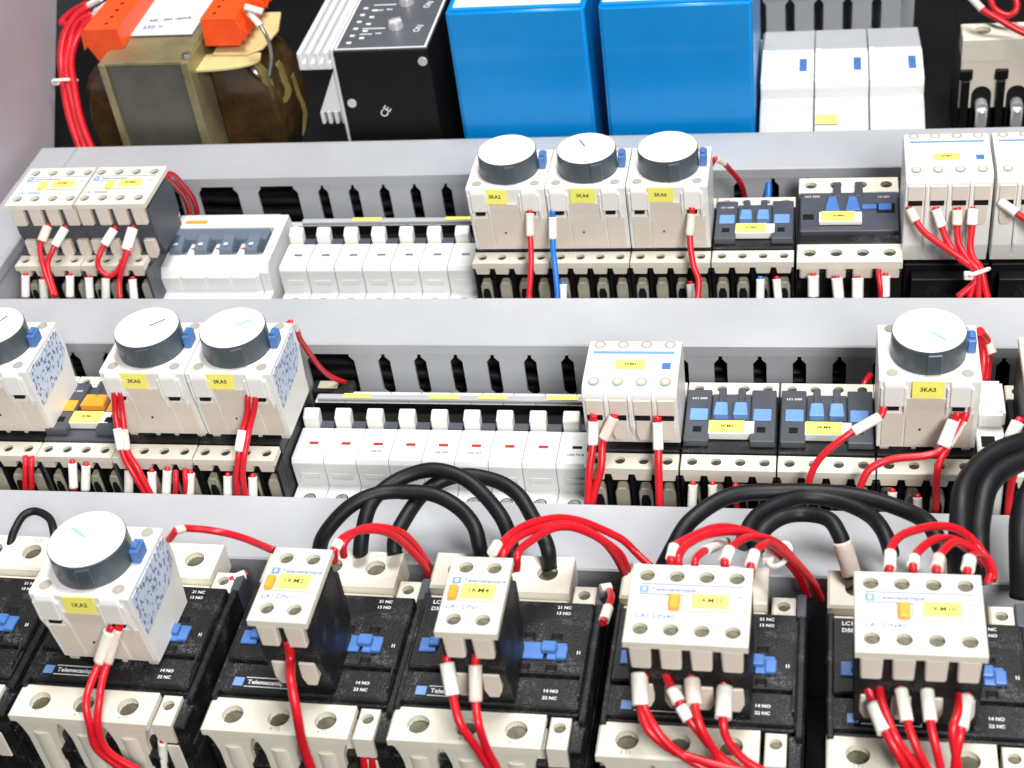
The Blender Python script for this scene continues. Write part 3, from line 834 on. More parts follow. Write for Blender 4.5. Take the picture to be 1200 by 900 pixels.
for k, lb in enumerate(('rounded white block with four red wires at the back right', 'rounded white block cut by the right edge in the back row')):
    t = thing('contactor', 'black contactor under %s' % ('the back right rounded block' if k == 0 else 'the rounded block at the right edge'), 'contactor', (352.8 + 45.4 * k, YB, 0), 0, 'small contactors')
    part('housing', 'blk', lambda s: s.box(.3, 44.6, 12, 70, 0, 74, .6).box(.3, 44.6, 4, 12, 0, 44, .6), 'black_smooth', t)
    part('cover', 'blc', lambda s: s.prism([(3, 46), (3.6, 70), (11.8, 70), (11.8, 46)], 4, 40, 'x', .5), 'black_plastic', t)
    round_aux(lb, 351.6 + 45.4 * k, 351.5, 76, '2KM%d' % (5 + k), depth=46, h=56)

# ================================================================ top of the panel: heavy devices
for k, (x0, x1) in enumerate(((84.5, 169.5), (178.0, 268.6))):
    t = thing('blue_box', ('blue metal box beside the black module', 'blue metal box beside the white fuse holders')[k], 'box', (x0, 495, 0), 0, 'blue metal boxes')
    w = x1 - x0
    part('housing', ('bbx', k), lambda s: s.box(0, w, 0, 105, 0, 163, 2.0, 3), 'blue_paint', t, smooth=40)
    part('top_label', ('bbl', k), lambda s: s.box(4 if k == 0 else 2, w - 3, 5.5, 98, 163.0, 163.4, .1), 'dial_white', t)

mo = thing('electronic_module', 'black electronic module with printed front and silver heat sink', 'module', (9, 495, 0))
part('housing', 'mob', lambda s: s.box(0, 61, 0, 120, 0, 138.6, .6), 'black_smooth', mo)
fp = part('front_plate', 'mof', lambda s: s.box(.3, 60.7, .3, 119.7, 138.7, 140.0, .3), 'front_plate', mo)
part('plate_border', 'mofb', lambda s: s.box(.9, 60.1, .6, 2.0, 0, .12).box(.9, 2.2, 2, 118, 0, .12).box(58.8, 60.1, 2, 118, 0, .12), 'print_white', fp, (0, 0, 140.02))
for k, py in enumerate((28, 61)):
    part('trimmer', 'mot', lambda s: s.cyl((0, 0, 0), 5.2, 5, seg=18, r2=4.4, b=.4).box(-4, 4, -.8, .8, 4.9, 6.2), 'aluminium', fp, (35, py, 140), rotz=.6 + k, smooth=40)
    part('scale_mark', 'mos', lambda s: s.box(-22, -7, -.5, .5, 0, .12).box(-22, -14, -8, -7, 0, .12).box(-12, -8, -7.4, -6.4, 0, .12), 'print_white', fp, (35, py, 140.02))
    lettering('ON', 6, 'print_white', fp, (50, py - 2, 140.06), (0, 0, 1.35))
for k in range(6):
    part('indicator', 'moi', lambda s: s.box(0, 3.2, 0, 2.2, 0, .5, .2), 'print_white', fp, (7, 8 + 9.5 * k, 140))
    if k < 5:
        part('indicator', 'moi', None, 'print_white', fp, (14, 14 + 9.5 * k, 140))
part('screw_head', 'moh', lambda s: s.cyl((0, -1.2, 0), 3.0, 1.4, 'y', 16, b=.3), 'aluminium', mo, (6, 0, 103), smooth=40)
part('screw_head', 'moh', None, 'aluminium', mo, (57, -.2, 131))
lettering('CE', 7, 'print_white', mo, (27, -.2, 96), (math.radians(90), -.9, 0))
hk = part('heat_sink', 'mok', lambda s: s.box(-2.6, -.2, 2, 120, 0, 139.6, .3).box(-24, -2.7, 0, 120, 127, 132, .4), 'silver_ribs', mo)
for k in range(4):
    part('fin', 'mofn', lambda s: s.box(-1.5, 1.5, -.6, 120, 128, 139.5, .9, 2), 'silver_ribs', hk, (-22.3 + 5.7 * k, 0, 0))
part('wedge', 'mofw', lambda s: s.prism([(-19, 93), (-2.7, 93), (-2.7, 126)], 6, 60, 'y', .3), 'silver_ribs', hk)
for k in range(4):
    part('fin', 'mofm', lambda s: s.box(-1.2, 1.2, 5, 60, 85, 94, .5), 'silver_ribs', hk, (-17.6 + 4.6 * k, 0, 0))
part('wedge', 'mofx', lambda s: s.prism([(-18, 30), (-2.7, 30), (-2.7, 72)], 4, 60, 'y', .3), 'silver_ribs', hk)

tr = thing('transformer', 'open frame transformer with orange terminal blocks and gold core', 'transformer', (-152, 500, 0), -1.0)
part('core', 'trc', lambda s: s.box(4, 57, 1, 86, 20, 131, .6), 'laminated_core', tr)
part('frame_plate', 'trf', lambda s: s.prism([(0, 14), (5.0, 14), (4.4, 133), (0, 134)], -1.6, 90, 'y', .5), 'transformer_steel', tr)
part('frame_plate', 'trg', lambda s: s.prism([(56.4, 14), (64, 14), (62, 134), (57, 133)], -1.6, 90, 'y', .5), 'transformer_steel', tr)
part('top_plate', 'trt', lambda s: s.prism([(0, 131.2), (0, 134.0), (40, 136), (90, 136), (90, 131.2)], 2, 60, 'x', .6), 'transformer_steel', tr)
part('bolt', 'trb', lambda s: s.cyl((0, 0, 0), 3.4, 3, 'z', 6, b=.3), 'steel', tr, (60, 5, 134))
part('rating_label', 'trl', lambda s: s.prism([(31, 137.0), (31, 137.5), (88, 139.5), (88, 137)], 7, 55, 'x'), 'paper_label', tr)
lettering('230 V', 6, 'print_blue', tr, (24, 41, 138.3), (.03, 0, .1))
lettering('400 / 24V 160VA', 4.2, 'print_dark', tr, (33, 51, 138.6), (.03, 0, .1))
wd = part('winding', 'trw', lambda s: s.prism([(62, 28), (88, 24), (103, 40), (108, 70), (104, 104), (90, 122), (62, 122)], 22, 78, 'y', 4, 3), 'varnished_winding', tr, smooth=50)
part('winding', 'trw2', lambda s: s.prism([(2, 30), (-20, 26), (-32, 44), (-36, 72), (-30, 106), (-16, 120), (2, 120)], 26, 78, 'y', 4, 3), 'varnished_winding', tr, smooth=50)


def flange(s):
    n = 10
    low = [(62, 8)] + [(62 + 40 * math.sin(math.pi * i / (2 * n)), 8 + 14 * (1 - math.cos(math.pi * i / (2 * n)))) for i in range(n + 1)] + [(100, 30), (62, 30)]
    s.prism(low[1:], 121.5, 123.4, 'z', .3)


part('bobbin_flange', 'trp', flange, 'pressboard', tr)
part('bobbin_flange', 'trq', lambda s: s.prism([(68, 26), (92, 25), (101, 33), (104, 58), (98, 84), (66, 84)], 123.6, 125.4, 'z', .4), 'pressboard', tr)
TAPES = [(98, 24, 118, 62, 7, .5), (107, 34, 112, 84, 5, .9), (111, 46, 96, 52, 4, 1.2)]
for k, (a, yy, zt, zb, wd2, r) in enumerate(TAPES):
    def tape(s):
        L, Rr = [], []
        for i in range(7):
            f = i / 6
            z = zt + (zb - zt) * f
            bow = 4.5 * math.sin(math.pi * f) + 1.2 * math.sin(9 * f + k)
            hw = wd2 * (.55 + .45 * math.sin(math.pi * (f * .8 + .1)))
            L.append((bow - hw / 2, z))
            Rr.append((bow + hw / 2, z + 2.5 * math.sin(5 * f + k)))
        s.prism(L + Rr[::-1], 0, .9, 'y', .15)
    part('tape', ('trx', k), tape, 'amber_tape', tr, (a, yy, 0), rotz=r)
for k, (ox, oy, n) in enumerate(((-14, 17, 8), (64, 27, 8))):
    bl = part('terminal_block', ('tro', k), lambda s: s.prism([(0, 130), (1, 150), (25, 150), (28, 142), (28, 136), (24, 130)] if k else [(10, 116), (0, 138), (1, 150), (25, 150), (26, 136), (20, 128)], 0, 80, 'y', .6), 'orange_terminal', tr, (ox, oy, 0))
    for q in range(n):
        part('screw_hole', 'trh', lambda s: s.cyl((0, 0, 0), 1.5, .3, seg=10), 'shade_black', bl, (9 if k else 15, 7 + 9.6 * q, 149.8))
        part('divider', ('trd', k), lambda s: s.prism([(22, 140), (22, 150.6), (26, 150.6), (31, 138), (28, 132)] if k else [(-3, 134), (-2, 146), (4, 150.6), (4, 140)], 0, 1.4, 'y', .2), 'orange_terminal', bl, (0, 1 + 9.6 * q, 0))

for k, lb in enumerate(('left of three white fuse holders beside the blue boxes', 'middle white fuse holder with a small yellow tag', 'right of three white fuse holders')):
    fuse_holder(lb, 270.8 + 33.4 * k, 489, k == 1)

rc = thing('contactor', 'pale contactor with silver lugs at the top right corner', 'contactor', (396.5, 560, 0))
part('housing', 'rch', lambda s: s.box(.5, 80, 22, 90, 0, 74, .6), 'black_smooth', rc)
hs = [(13 + 22 * k, 30, 5.0) for k in range(3)]
part('terminal_block', 'rct', lambda s: s.holed(0, 80, 18, 40, 74.5, 90, hs, 2.6, 20, .8), 'cream_plastic', rc)
for cx, cy, r in hs:
    screw(rc, (cx, cy, 86.6), 4.8)
part('front_skin', 'rcf', lambda s: s.box(0, 80, 18.4, 21.8, 40, 74.2, .6), 'ivory_plastic', rc)
for k in range(3):
    part('barrier', 'rcb', lambda s: s.box(0, 5, 14, 18.3, 14, 62, .6).box(-1.5, 6.5, 15.4, 18.2, 62, 69, .6), 'black_smooth', rc, (1 + 22 * k, 0, 0))
    part('wire_mouth', 'rcm', lambda s: s.cyl((0, 17.6, 50), 6.2, 1.0, 'y', 18).box(-6.2, 6.2, 17.6, 18.4, 0, 50), 'shade_black', rc, (14 + 22 * k, 0, 0))
    part('cable_lug', 'rcl', lambda s: s.cyl((0, 10, 44), 4.0, 8, 'y', 14).box(-3.6, 3.6, 7.5, 13, 20, 44, 1.2), 'aluminium', rc, (14 + 22 * k, 0, 0), smooth=40)
    part('cable_end', 'rce', lambda s: s.cyl((0, 10, 0), 3.5, 21, 'z', 14), 'black_rubber', rc, (14 + 22 * k, 0, 0), smooth=40)

# small things seen in the gaps
g = thing('junction_block', 'small black block with silver screw glimpsed through the duct opening', 'terminal block', (40, 263, 0))
part('housing', 'jbh', lambda s: s.box(0, 22, 0, 10, 0, 58, .5), 'black_plastic', g)
part('terminal_strip', 'jbt', lambda s: s.box(3, 14, 2, 8, 58, 59, .4), 'lug_olive', g)
part('cable_lug', 'jbl', lambda s: s.tube([(9 + 3 * math.cos(a * .7), -.6, 50 + 3 * math.sin(a * .7)) for a in range(8)], .9, 8), 'aluminium', g)


# ================================================================ wires and cables
WIRES = [
 ('wire', 'left of two red wires leaving the front dial timer', 'wire', 'red control wires', 'red_pvc', 1.60, [(31.5,34.0,127.5), (28.0,31.0,121.0), (23.6,26.0,112.4), (24.0,12.0,109.3), (24.9,5.0,102.1), (25.5,2.0,89.6), (35.7,1.0,75.6)], [([(30.4,31.0,126.3), (23.9,26.0,114.0)], 2.8, 'sleeve_white')]),
 ('wire', 'right of two red wires leaving the front dial timer', 'wire', 'red control wires', 'red_pvc', 1.60, [(34.9,34.0,127.7), (31.5,31.0,120.2), (27.5,25.0,111.7), (29.3,12.0,109.7), (28.1,5.0,100.7), (30.7,2.0,88.4), (42.6,1.0,75.2)], [([(34.4,31.0,126.0), (28.1,26.0,113.8)], 2.2, 'sleeve_clear')]),
 ('wire', 'thick red wire dropping from the left two pole block', 'wire', 'red control wires', 'red_pvc', 1.90, [(109.0,26.0,132.9), (109.4,22.0,125.1), (112.8,12.0,124.7), (114.8,4.0,114.5), (114.8,2.0,98.7), (115.4,1.0,82.3)], []),
 ('wire', 'left red wire below the second two pole block, cream sleeve', 'wire', 'red control wires', 'red_pvc', 1.65, [(172.0,24.0,130.5), (173.2,18.0,124.4), (175.4,12.0,120.4), (179.4,4.0,114.7), (184.3,2.0,102.4), (188.6,1.0,91.5)], [([(171.7,22.0,128.4), (174.6,13.0,120.6)], 3.0, 'sleeve_white')]),
 ('wire', 'right red wire below the second two pole block, long sleeve', 'wire', 'red control wires', 'red_pvc', 1.65, [(183.7,24.0,132.2), (183.5,18.0,125.1), (183.8,12.0,119.1), (186.3,4.0,115.3), (187.9,2.0,102.7), (191.0,1.0,91.7)], [([(183.9,21.0,129.4), (183.4,12.0,119.0)], 2.7, 'sleeve_clear')]),
 ('wire', 'outer red wire from the leftmost cream sleeve below the tied block', 'wire', 'red control wires', 'red_pvc', 1.65, [(244.8,24.0,126.7), (245.7,18.0,122.4), (246.0,12.0,119.0), (250.2,5.0,115.4), (259.1,2.0,108.1), (270.9,0.0,106.4), (286.3,-2.0,104.5)], [([(245.2,23.0,127.0), (246.4,13.0,120.8)], 3.4, 'sleeve_white')]),
 ('wire', 'inner red wire from the leftmost cream sleeve below the tied block', 'wire', 'red control wires', 'red_pvc', 1.60, [(246.4,24.0,126.8), (246.9,18.0,121.5), (248.0,11.0,119.5), (253.9,4.0,114.1), (263.1,1.0,106.8), (273.8,-1.0,100.4)], []),
 ('wire', 'red wire with two short sleeves below the tied block', 'wire', 'red control wires', 'red_pvc', 1.65, [(254.2,25.0,126.7), (256.3,20.0,124.6), (260.5,13.0,122.4), (265.4,7.0,118.1), (273.3,3.0,109.1), (283.7,0.0,101.5)], [([(257.4,18.0,124.2), (260.1,14.0,121.6)], 2.8, 'sleeve_white'), ([(260.7,13.0,120.9), (263.4,9.0,117.8)], 2.8, 'sleeve_white')]),
 ('wire', 'red wire through the middle clear sleeve below the tied block', 'wire', 'red control wires', 'red_pvc', 1.65, [(263.9,25.0,126.9), (264.9,18.0,124.8), (266.2,11.0,122.9), (268.6,5.0,118.5), (273.9,2.0,108.0), (277.4,0.0,99.4)], [([(264.1,22.0,125.7), (266.8,12.0,122.6)], 3.2, 'sleeve_clear')]),
 ('wire', 'red wire through the right cream sleeve below the tied block', 'wire', 'red control wires', 'red_pvc', 1.65, [(275.1,25.0,124.8), (276.5,20.0,121.3), (276.3,9.0,118.4), (277.9,5.0,112.9), (283.7,2.0,106.4), (291.0,0.0,101.7)], [([(277.1,21.0,124.4), (276.3,10.0,118.1)], 3.2, 'sleeve_white')]),
 ('wire', 'left red wire below the rightmost block, wide sleeve', 'wire', 'red control wires', 'red_pvc', 1.80, [(326.4,25.0,124.7), (329.5,20.0,120.5), (333.4,8.0,118.7), (337.5,3.0,114.0), (341.9,0.0,105.6)], [([(330.0,19.0,121.8), (334.0,9.0,118.0)], 3.6, 'sleeve_white')]),
 ('wire', 'second red wire below the rightmost block', 'wire', 'red control wires', 'red_pvc', 1.60, [(331.2,25.0,125.0), (332.3,17.0,122.6), (336.3,7.0,119.3), (340.5,3.0,113.3), (346.0,0.0,106.0)], []),
 ('wire', 'red wire with slim sleeve under the second tooth of rightmost block', 'wire', 'red control wires', 'red_pvc', 1.60, [(338.3,25.0,126.5), (339.7,18.0,122.4), (340.8,11.0,120.3), (344.0,5.0,115.3), (348.9,0.0,106.3)], [([(338.9,22.0,125.4), (340.5,12.0,120.9)], 2.6, 'sleeve_white')]),
 ('wire', 'red wire with slim sleeve under the third tooth of rightmost block', 'wire', 'red control wires', 'red_pvc', 1.60, [(347.8,25.0,126.2), (348.3,18.0,123.0), (348.9,11.0,121.0), (350.4,5.0,115.9), (352.9,0.0,106.7)], [([(348.0,22.0,126.1), (348.6,12.0,121.6)], 2.6, 'sleeve_white')]),
 ('wire', 'rightmost sleeved red wire below the rightmost block', 'wire', 'red control wires', 'red_pvc', 1.70, [(362.0,25.0,124.5), (360.9,18.0,121.7), (359.0,9.0,120.6), (357.6,4.0,115.4), (357.3,0.0,107.1)], [([(362.0,22.0,122.9), (359.6,10.0,121.2)], 2.6, 'sleeve_white')]),
 ('wire', 'unsleeved red wire beside the rightmost slim sleeve', 'wire', 'red control wires', 'red_pvc', 1.60, [(359.3,26.0,123.0), (357.9,14.0,124.1), (356.2,7.0,121.0), (358.7,0.0,107.3)], []),
 ('wire', 'red wire from the front timer to the left two pole block', 'wire', 'red control wires', 'red_pvc', 1.55, [(44.7,74.0,136.6), (50.3,72.0,143.8), (52.7,75.0,142.4), (56.9,78.0,139.5), (66.4,80.0,134.9), (78.3,76.0,135.9), (94.1,66.0,140.4)], [([(49.9,71.0,143.8), (52.7,75.0,142.4)], 2.1, 'sleeve_clear')]),
 ('wire', 'front red wire arching right from the left two pole block', 'wire', 'red control wires', 'red_pvc', 1.60, [(118.6,65.0,136.1), (120.1,66.0,143.0), (120.9,74.0,140.7), (125.7,84.0,135.3), (131.4,92.0,126.0), (137.1,98.0,113.0), (141.3,100.0,101.7), (143.8,100.0,91.2)], [([(119.7,64.0,143.6), (120.3,70.0,141.8)], 2.2, 'sleeve_white')]),
 ('wire', 'rear red wire arching right from the left two pole block', 'wire', 'red control wires', 'red_pvc', 1.60, [(120.5,71.0,132.9), (121.9,72.0,139.9), (123.9,84.0,135.2), (129.3,94.0,127.4), (134.8,102.0,115.5), (139.4,106.0,102.8), (142.4,106.0,92.3)], []),
 ('wire', 'high red wire arching from the second two pole block', 'wire', 'red control wires', 'red_pvc', 1.65, [(185.3,67.0,136.2), (186.3,68.0,142.9), (187.9,80.0,138.4), (194.6,92.0,133.9), (203.1,102.0,126.8), (215.2,108.0,118.8), (225.8,110.0,109.6), (233.7,108.0,101.8), (241.0,102.0,100.1)], [([(185.1,63.0,146.1), (185.8,70.0,144.1)], 2.2, 'sleeve_white')]),
 ('wire', 'middle red wire arching from the second two pole block', 'wire', 'red control wires', 'red_pvc', 1.65, [(187.6,65.0,135.5), (188.6,66.0,142.2), (190.3,78.0,138.1), (196.9,90.0,132.6), (206.5,98.0,127.4), (217.3,104.0,117.3), (225.9,106.0,105.0), (230.4,104.0,95.4)], []),
 ('wire', 'low red wire arching from the second two pole block', 'wire', 'red control wires', 'red_pvc', 1.65, [(191.8,69.0,130.5), (192.8,70.0,137.2), (195.1,80.0,134.8), (202.3,92.0,130.3), (211.7,98.0,125.6), (220.0,102.0,116.0), (226.1,103.0,104.5), (229.4,102.0,93.3)], []),
 ('wire', 'outermost red wire arching over the tied block', 'wire', 'red control wires', 'red_pvc', 1.70, [(254.0,61.0,141.9), (254.6,62.0,148.3), (256.2,72.0,144.6), (262.1,84.0,138.8), (272.3,94.0,132.0), (283.3,100.0,123.5), (292.6,104.0,111.5), (300.1,106.0,96.6), (304.3,106.0,83.4)], [([(255.1,60.0,148.6), (256.2,69.0,145.8)], 2.3, 'sleeve_white')]),
 ('wire', 'second red wire arching over the tied block', 'wire', 'red control wires', 'red_pvc', 1.70, [(257.2,61.0,141.1), (257.8,62.0,147.6), (260.1,73.0,143.8), (267.0,84.0,138.5), (277.1,92.0,132.3), (286.1,98.0,122.3), (294.0,102.0,109.6), (301.5,104.0,94.7), (305.7,104.0,82.5)], []),
 ('wire', 'third red wire of the tied bundle from the third tooth', 'wire', 'red control wires', 'red_pvc', 1.60, [(274.6,61.0,141.0), (275.1,62.0,147.4), (277.0,72.0,144.1), (282.0,82.0,139.3), (288.8,90.0,131.5), (295.6,96.0,119.4), (302.9,100.0,104.6), (308.8,102.0,90.0)], [([(274.0,60.0,149.5), (275.6,70.0,145.6)], 2.4, 'sleeve_white')]),
 ('wire', 'fourth red wire of the tied bundle from the right tooth', 'wire', 'red control wires', 'red_pvc', 1.60, [(284.2,61.0,139.6), (284.6,62.0,146.0), (286.0,72.0,142.2), (290.2,82.0,136.3), (295.4,90.0,124.5), (301.6,96.0,109.3), (307.8,98.0,97.4), (310.6,98.0,87.2)], [([(284.0,60.0,147.2), (285.5,70.0,143.3)], 2.4, 'sleeve_white')]),
 ('wire', 'short red stub behind the tied block', 'wire', 'red control wires', 'red_pvc', 1.50, [(263.1,63.0,137.4), (263.6,64.0,143.9), (265.2,72.0,140.3), (268.8,84.0,131.9), (273.4,94.0,124.8)], [([(266.8,76.0,137.2), (272.9,92.0,126.4)], 2.3, 'sleeve_white')]),
 ('wire', 'outermost red wire arching over the rightmost block', 'wire', 'red control wires', 'red_pvc', 1.70, [(334.9,61.0,142.1), (335.0,62.0,148.4), (336.7,74.0,144.2), (342.4,88.0,138.5), (352.0,98.0,132.6), (362.5,104.0,124.6), (371.1,104.0,116.8), (375.8,98.0,113.6), (376.0,88.0,113.5)], [([(334.6,60.0,148.6), (336.2,70.0,145.6)], 2.4, 'sleeve_white')]),
 ('wire', 'second red wire arching over the rightmost block', 'wire', 'red control wires', 'red_pvc', 1.65, [(343.5,61.0,141.7), (343.5,62.0,147.9), (346.1,74.0,142.8), (351.7,84.0,138.3), (360.7,92.0,131.5), (369.0,94.0,124.1), (374.1,90.0,120.0)], [([(342.5,60.0,149.0), (344.8,69.0,146.1)], 2.4, 'sleeve_white')]),
 ('wire', 'third red wire arching over the rightmost block', 'wire', 'red control wires', 'red_pvc', 1.65, [(352.0,61.0,141.2), (352.0,62.0,147.4), (354.7,74.0,142.7), (360.5,84.0,137.7), (368.3,88.0,128.4), (372.4,84.0,125.2)], [([(350.7,60.0,148.5), (352.9,70.0,144.9)], 2.6, 'sleeve_clear')]),
 ('wire', 'short red wire at the right tooth of the rightmost block', 'wire', 'red control wires', 'red_pvc', 1.60, [(363.0,61.0,140.8), (362.9,62.0,147.0), (365.0,72.0,143.0), (369.8,80.0,134.9), (373.5,80.0,127.6), (372.8,76.0,124.3)], [([(362.1,60.0,148.2), (364.5,70.0,144.6)], 2.6, 'sleeve_white')]),
 ('wire', 'red sleeved wire stub between second two pole block and tied block', 'wire', 'red control wires', 'red_pvc', 1.50, [(225.8,60.0,111.3), (226.4,70.0,107.8), (226.5,80.0,104.4), (223.5,90.0,98.6)], [([(226.5,62.0,110.1), (226.8,72.0,107.1)], 2.3, 'sleeve_white'), ([(221.0,88.0,100.6), (225.0,90.0,99.7)], 2.2, 'sleeve_white')]),
 ('wire', 'red stub at the right of the front timer contactor', 'wire', 'red control wires', 'red_pvc', 1.50, [(55.4,92.0,93.1), (58.8,94.0,93.4), (62.3,96.0,93.6)], [([(56.7,93.0,93.2), (60.7,97.0,93.5)], 2.4, 'sleeve_white')]),
 ('wire', 'red wire stub below the small terminal, under the front timer contactor', 'wire', 'red control wires', 'red_pvc', 1.50, [(48.0,14.0,84.2), (46.7,12.0,75.5), (43.6,10.0,60.7)], [([(47.8,13.0,81.1), (44.1,11.0,65.2)], 2.3, 'sleeve_white')]),
 ('wire', 'red wire stub below the small terminal, left of two under the second front contactor', 'wire', 'red control wires', 'red_pvc', 1.50, [(133.0,14.0,82.9), (132.3,12.0,74.5), (130.5,10.0,60.1)], []),
 ('wire', 'red wire stub below the small terminal, right of two under the second front contactor', 'wire', 'red control wires', 'red_pvc', 1.50, [(136.4,14.0,82.1), (135.7,12.0,73.7), (133.9,10.0,59.3)], []),
 ('wire', 'red wire stub below the small terminal, under the fourth front contactor', 'wire', 'red control wires', 'red_pvc', 1.50, [(208.8,14.0,84.4), (208.6,12.0,76.3), (207.8,10.0,62.4)], []),
 ('power_cable', 'nearest black cable loop between the two pole blocks', 'cable', 'black power cables', 'black_rubber', 3.40, [(92.4,104.0,93.1), (96.2,108.0,105.3), (107.1,118.0,114.1), (118.6,124.0,116.5), (129.5,127.0,116.3), (142.8,127.0,114.9), (155.0,122.0,113.0), (162.9,114.0,110.3), (167.4,106.0,105.0), (167.7,103.0,95.0)], []),
 ('power_cable', 'tall black cable loop between the two pole blocks', 'cable', 'black power cables', 'black_rubber', 3.40, [(113.6,104.0,99.5), (114.1,110.0,108.2), (117.9,122.0,114.3), (127.4,134.0,117.6), (140.4,138.0,118.9), (155.1,135.0,117.5), (167.6,127.0,114.2), (175.4,118.0,110.9), (179.9,108.0,103.5), (180.7,103.0,94.1)], []),
 ('power_cable', 'rear black cable loop reaching furthest right over the grey duct', 'cable', 'black power cables', 'black_rubber', 3.40, [(129.1,104.0,100.2), (129.6,112.0,106.8), (134.9,126.0,109.9), (143.9,138.0,111.2), (156.3,142.0,113.1), (168.8,140.0,111.7), (180.6,132.0,109.3), (188.9,122.0,106.4), (195.3,109.0,103.2), (196.9,104.0,93.8)], []),
 ('power_cable', 'longest black cable loop arching to the rightmost contactor', 'cable', 'black power cables', 'black_rubber', 3.60, [(244.6,104.0,96.1), (249.9,110.0,104.5), (257.2,122.0,109.5), (270.2,134.0,109.9), (288.0,140.0,108.7), (309.5,142.0,107.5), (330.7,138.0,107.6), (346.1,130.0,108.4), (354.9,120.0,109.8), (359.2,108.0,106.4)], []),
 ('power_cable', 'middle black cable loop behind the tied red wires', 'cable', 'black power cables', 'black_rubber', 3.40, [(277.9,106.0,109.8), (282.3,120.0,110.9), (290.1,130.0,109.4), (302.4,138.0,107.6), (316.6,138.0,106.6), (328.9,130.0,106.8), (335.8,118.0,109.0), (338.3,107.0,106.5)], []),
 ('power_cable', 'lowest black cable loop ending in a clear sleeve', 'cable', 'black power cables', 'black_rubber', 3.40, [(283.9,104.0,107.1), (286.5,112.0,112.1), (292.9,120.0,112.3), (302.6,124.0,111.7), (312.4,120.0,113.1), (317.9,113.0,111.4), (321.0,106.0,106.7), (323.2,103.0,96.9)], [([(317.9,110.0,109.4), (323.5,103.0,98.9)], 4.6, 'sleeve_clear')]),
 ('power_cable', 'thick black cable bending up at the right edge', 'cable', 'black power cables', 'black_rubber', 4.60, [(365.6,104.0,95.9), (365.1,110.0,109.5), (365.7,122.0,117.0), (369.3,136.0,120.5), (377.7,150.0,120.7), (390.3,160.0,119.7), (403.2,168.0,117.7)], []),
 ('power_cable', 'second thick black cable at the right edge', 'cable', 'black power cables', 'black_rubber', 4.60, [(373.5,106.0,94.2), (373.0,112.0,107.8), (373.5,122.0,114.3), (376.8,134.0,118.3), (384.4,146.0,118.8), (398.6,156.0,118.7)], []),
 ('power_cable', 'black cable cut by the right edge over the duct', 'cable', 'black power cables', 'black_rubber', 4.60, [(390.2,104.0,87.1), (389.5,112.0,103.6), (390.2,124.0,115.9), (396.6,138.0,121.9)], []),
 ('power_cable', 'thin black wire loop behind the front dial timer', 'cable', 'black power cables', 'black_rubber', 1.90, [(-57.3,108.0,93.3), (-56.3,114.0,97.4), (-55.3,122.0,98.9), (-50.2,126.0,98.5), (-42.4,122.0,98.8), (-36.3,114.0,98.2), (-33.9,108.0,94.3)], []),
 ('wire', 'left red wire below the left middle row timer', 'wire', 'red control wires', 'red_pvc', 1.50, [(-28.7,189.0,119.0), (-29.4,186.0,110.0), (-27.9,180.0,101.4), (-25.8,173.0,93.6), (-20.9,168.0,85.9), (-15.6,164.0,72.5)], [([(-29.0,181.0,102.1), (-27.3,174.0,94.4)], 2.6, 'sleeve_white')]),
 ('wire', 'right red wire below the left middle row timer', 'wire', 'red control wires', 'red_pvc', 1.50, [(-25.1,189.0,119.0), (-26.1,186.0,108.9), (-24.9,180.0,100.9), (-22.6,173.0,93.7), (-17.4,168.0,85.4), (-12.2,164.0,72.1)], [([(-25.5,181.0,101.6), (-23.7,174.0,94.5)], 1.9, 'sleeve_clear')]),
 ('wire', 'left red wire below the right middle row timer', 'wire', 'red control wires', 'red_pvc', 1.50, [(40.3,189.0,117.3), (38.4,186.0,109.0), (36.2,180.0,101.1), (34.5,172.0,93.3), (32.4,168.0,82.9), (31.5,164.0,70.6)], [([(36.9,181.0,101.8), (36.3,174.0,94.3)], 2.5, 'sleeve_white')]),
 ('wire', 'right red wire below the right middle row timer', 'wire', 'red control wires', 'red_pvc', 1.50, [(43.8,189.0,117.3), (41.9,186.0,109.0), (38.9,180.0,100.0), (37.6,172.0,93.4), (35.9,168.0,83.0), (35.5,164.0,70.8)], []),
 ('wire', 'loose red wire running from the middle timer into the duct', 'wire', 'red control wires', 'red_pvc', 1.50, [(47.2,233.0,122.5), (52.9,231.0,129.4), (53.7,234.0,122.8), (52.1,240.0,110.5), (50.8,250.0,90.8), (52.6,262.0,71.2), (57.2,274.0,54.1)], [([(53.0,231.0,129.9), (53.7,234.0,122.8)], 2.0, 'sleeve_clear')]),
 ('wire', 'left red wire below the middle row rounded block', 'wire', 'red control wires', 'red_pvc', 1.80, [(207.4,187.0,110.1), (206.7,184.0,102.7), (206.5,177.0,95.8), (204.9,170.0,86.1), (203.7,163.0,72.0)], [([(207.2,186.0,106.8), (206.5,179.0,98.2)], 2.7, 'sleeve_white')]),
 ('wire', 'second red wire below the middle row rounded block', 'wire', 'red control wires', 'red_pvc', 1.80, [(216.9,187.0,110.3), (214.5,184.0,105.5), (211.2,180.0,98.5), (210.6,172.0,89.8), (207.6,167.0,80.3), (205.3,163.0,72.1)], [([(215.7,186.0,109.5), (211.6,181.0,100.8)], 2.7, 'sleeve_clear')]),
 ('wire', 'right red wire below the middle row rounded block', 'wire', 'red control wires', 'red_pvc', 1.90, [(236.8,187.0,109.6), (236.7,183.0,101.7), (237.4,174.0,94.0), (237.6,163.0,73.2)], [([(236.3,186.0,106.3), (236.9,178.0,97.2)], 2.6, 'sleeve_white')]),
 ('wire', 'red wire sweeping down left from the right hand dial timer', 'wire', 'red control wires', 'red_pvc', 1.60, [(337.2,187.0,116.9), (335.1,184.0,113.5), (327.7,180.0,111.3), (320.4,176.0,109.2), (311.2,171.0,101.8), (305.7,167.0,94.0), (303.2,163.0,85.1)], [([(335.4,184.0,114.0), (323.7,178.0,110.0)], 2.6, 'sleeve_white')]),
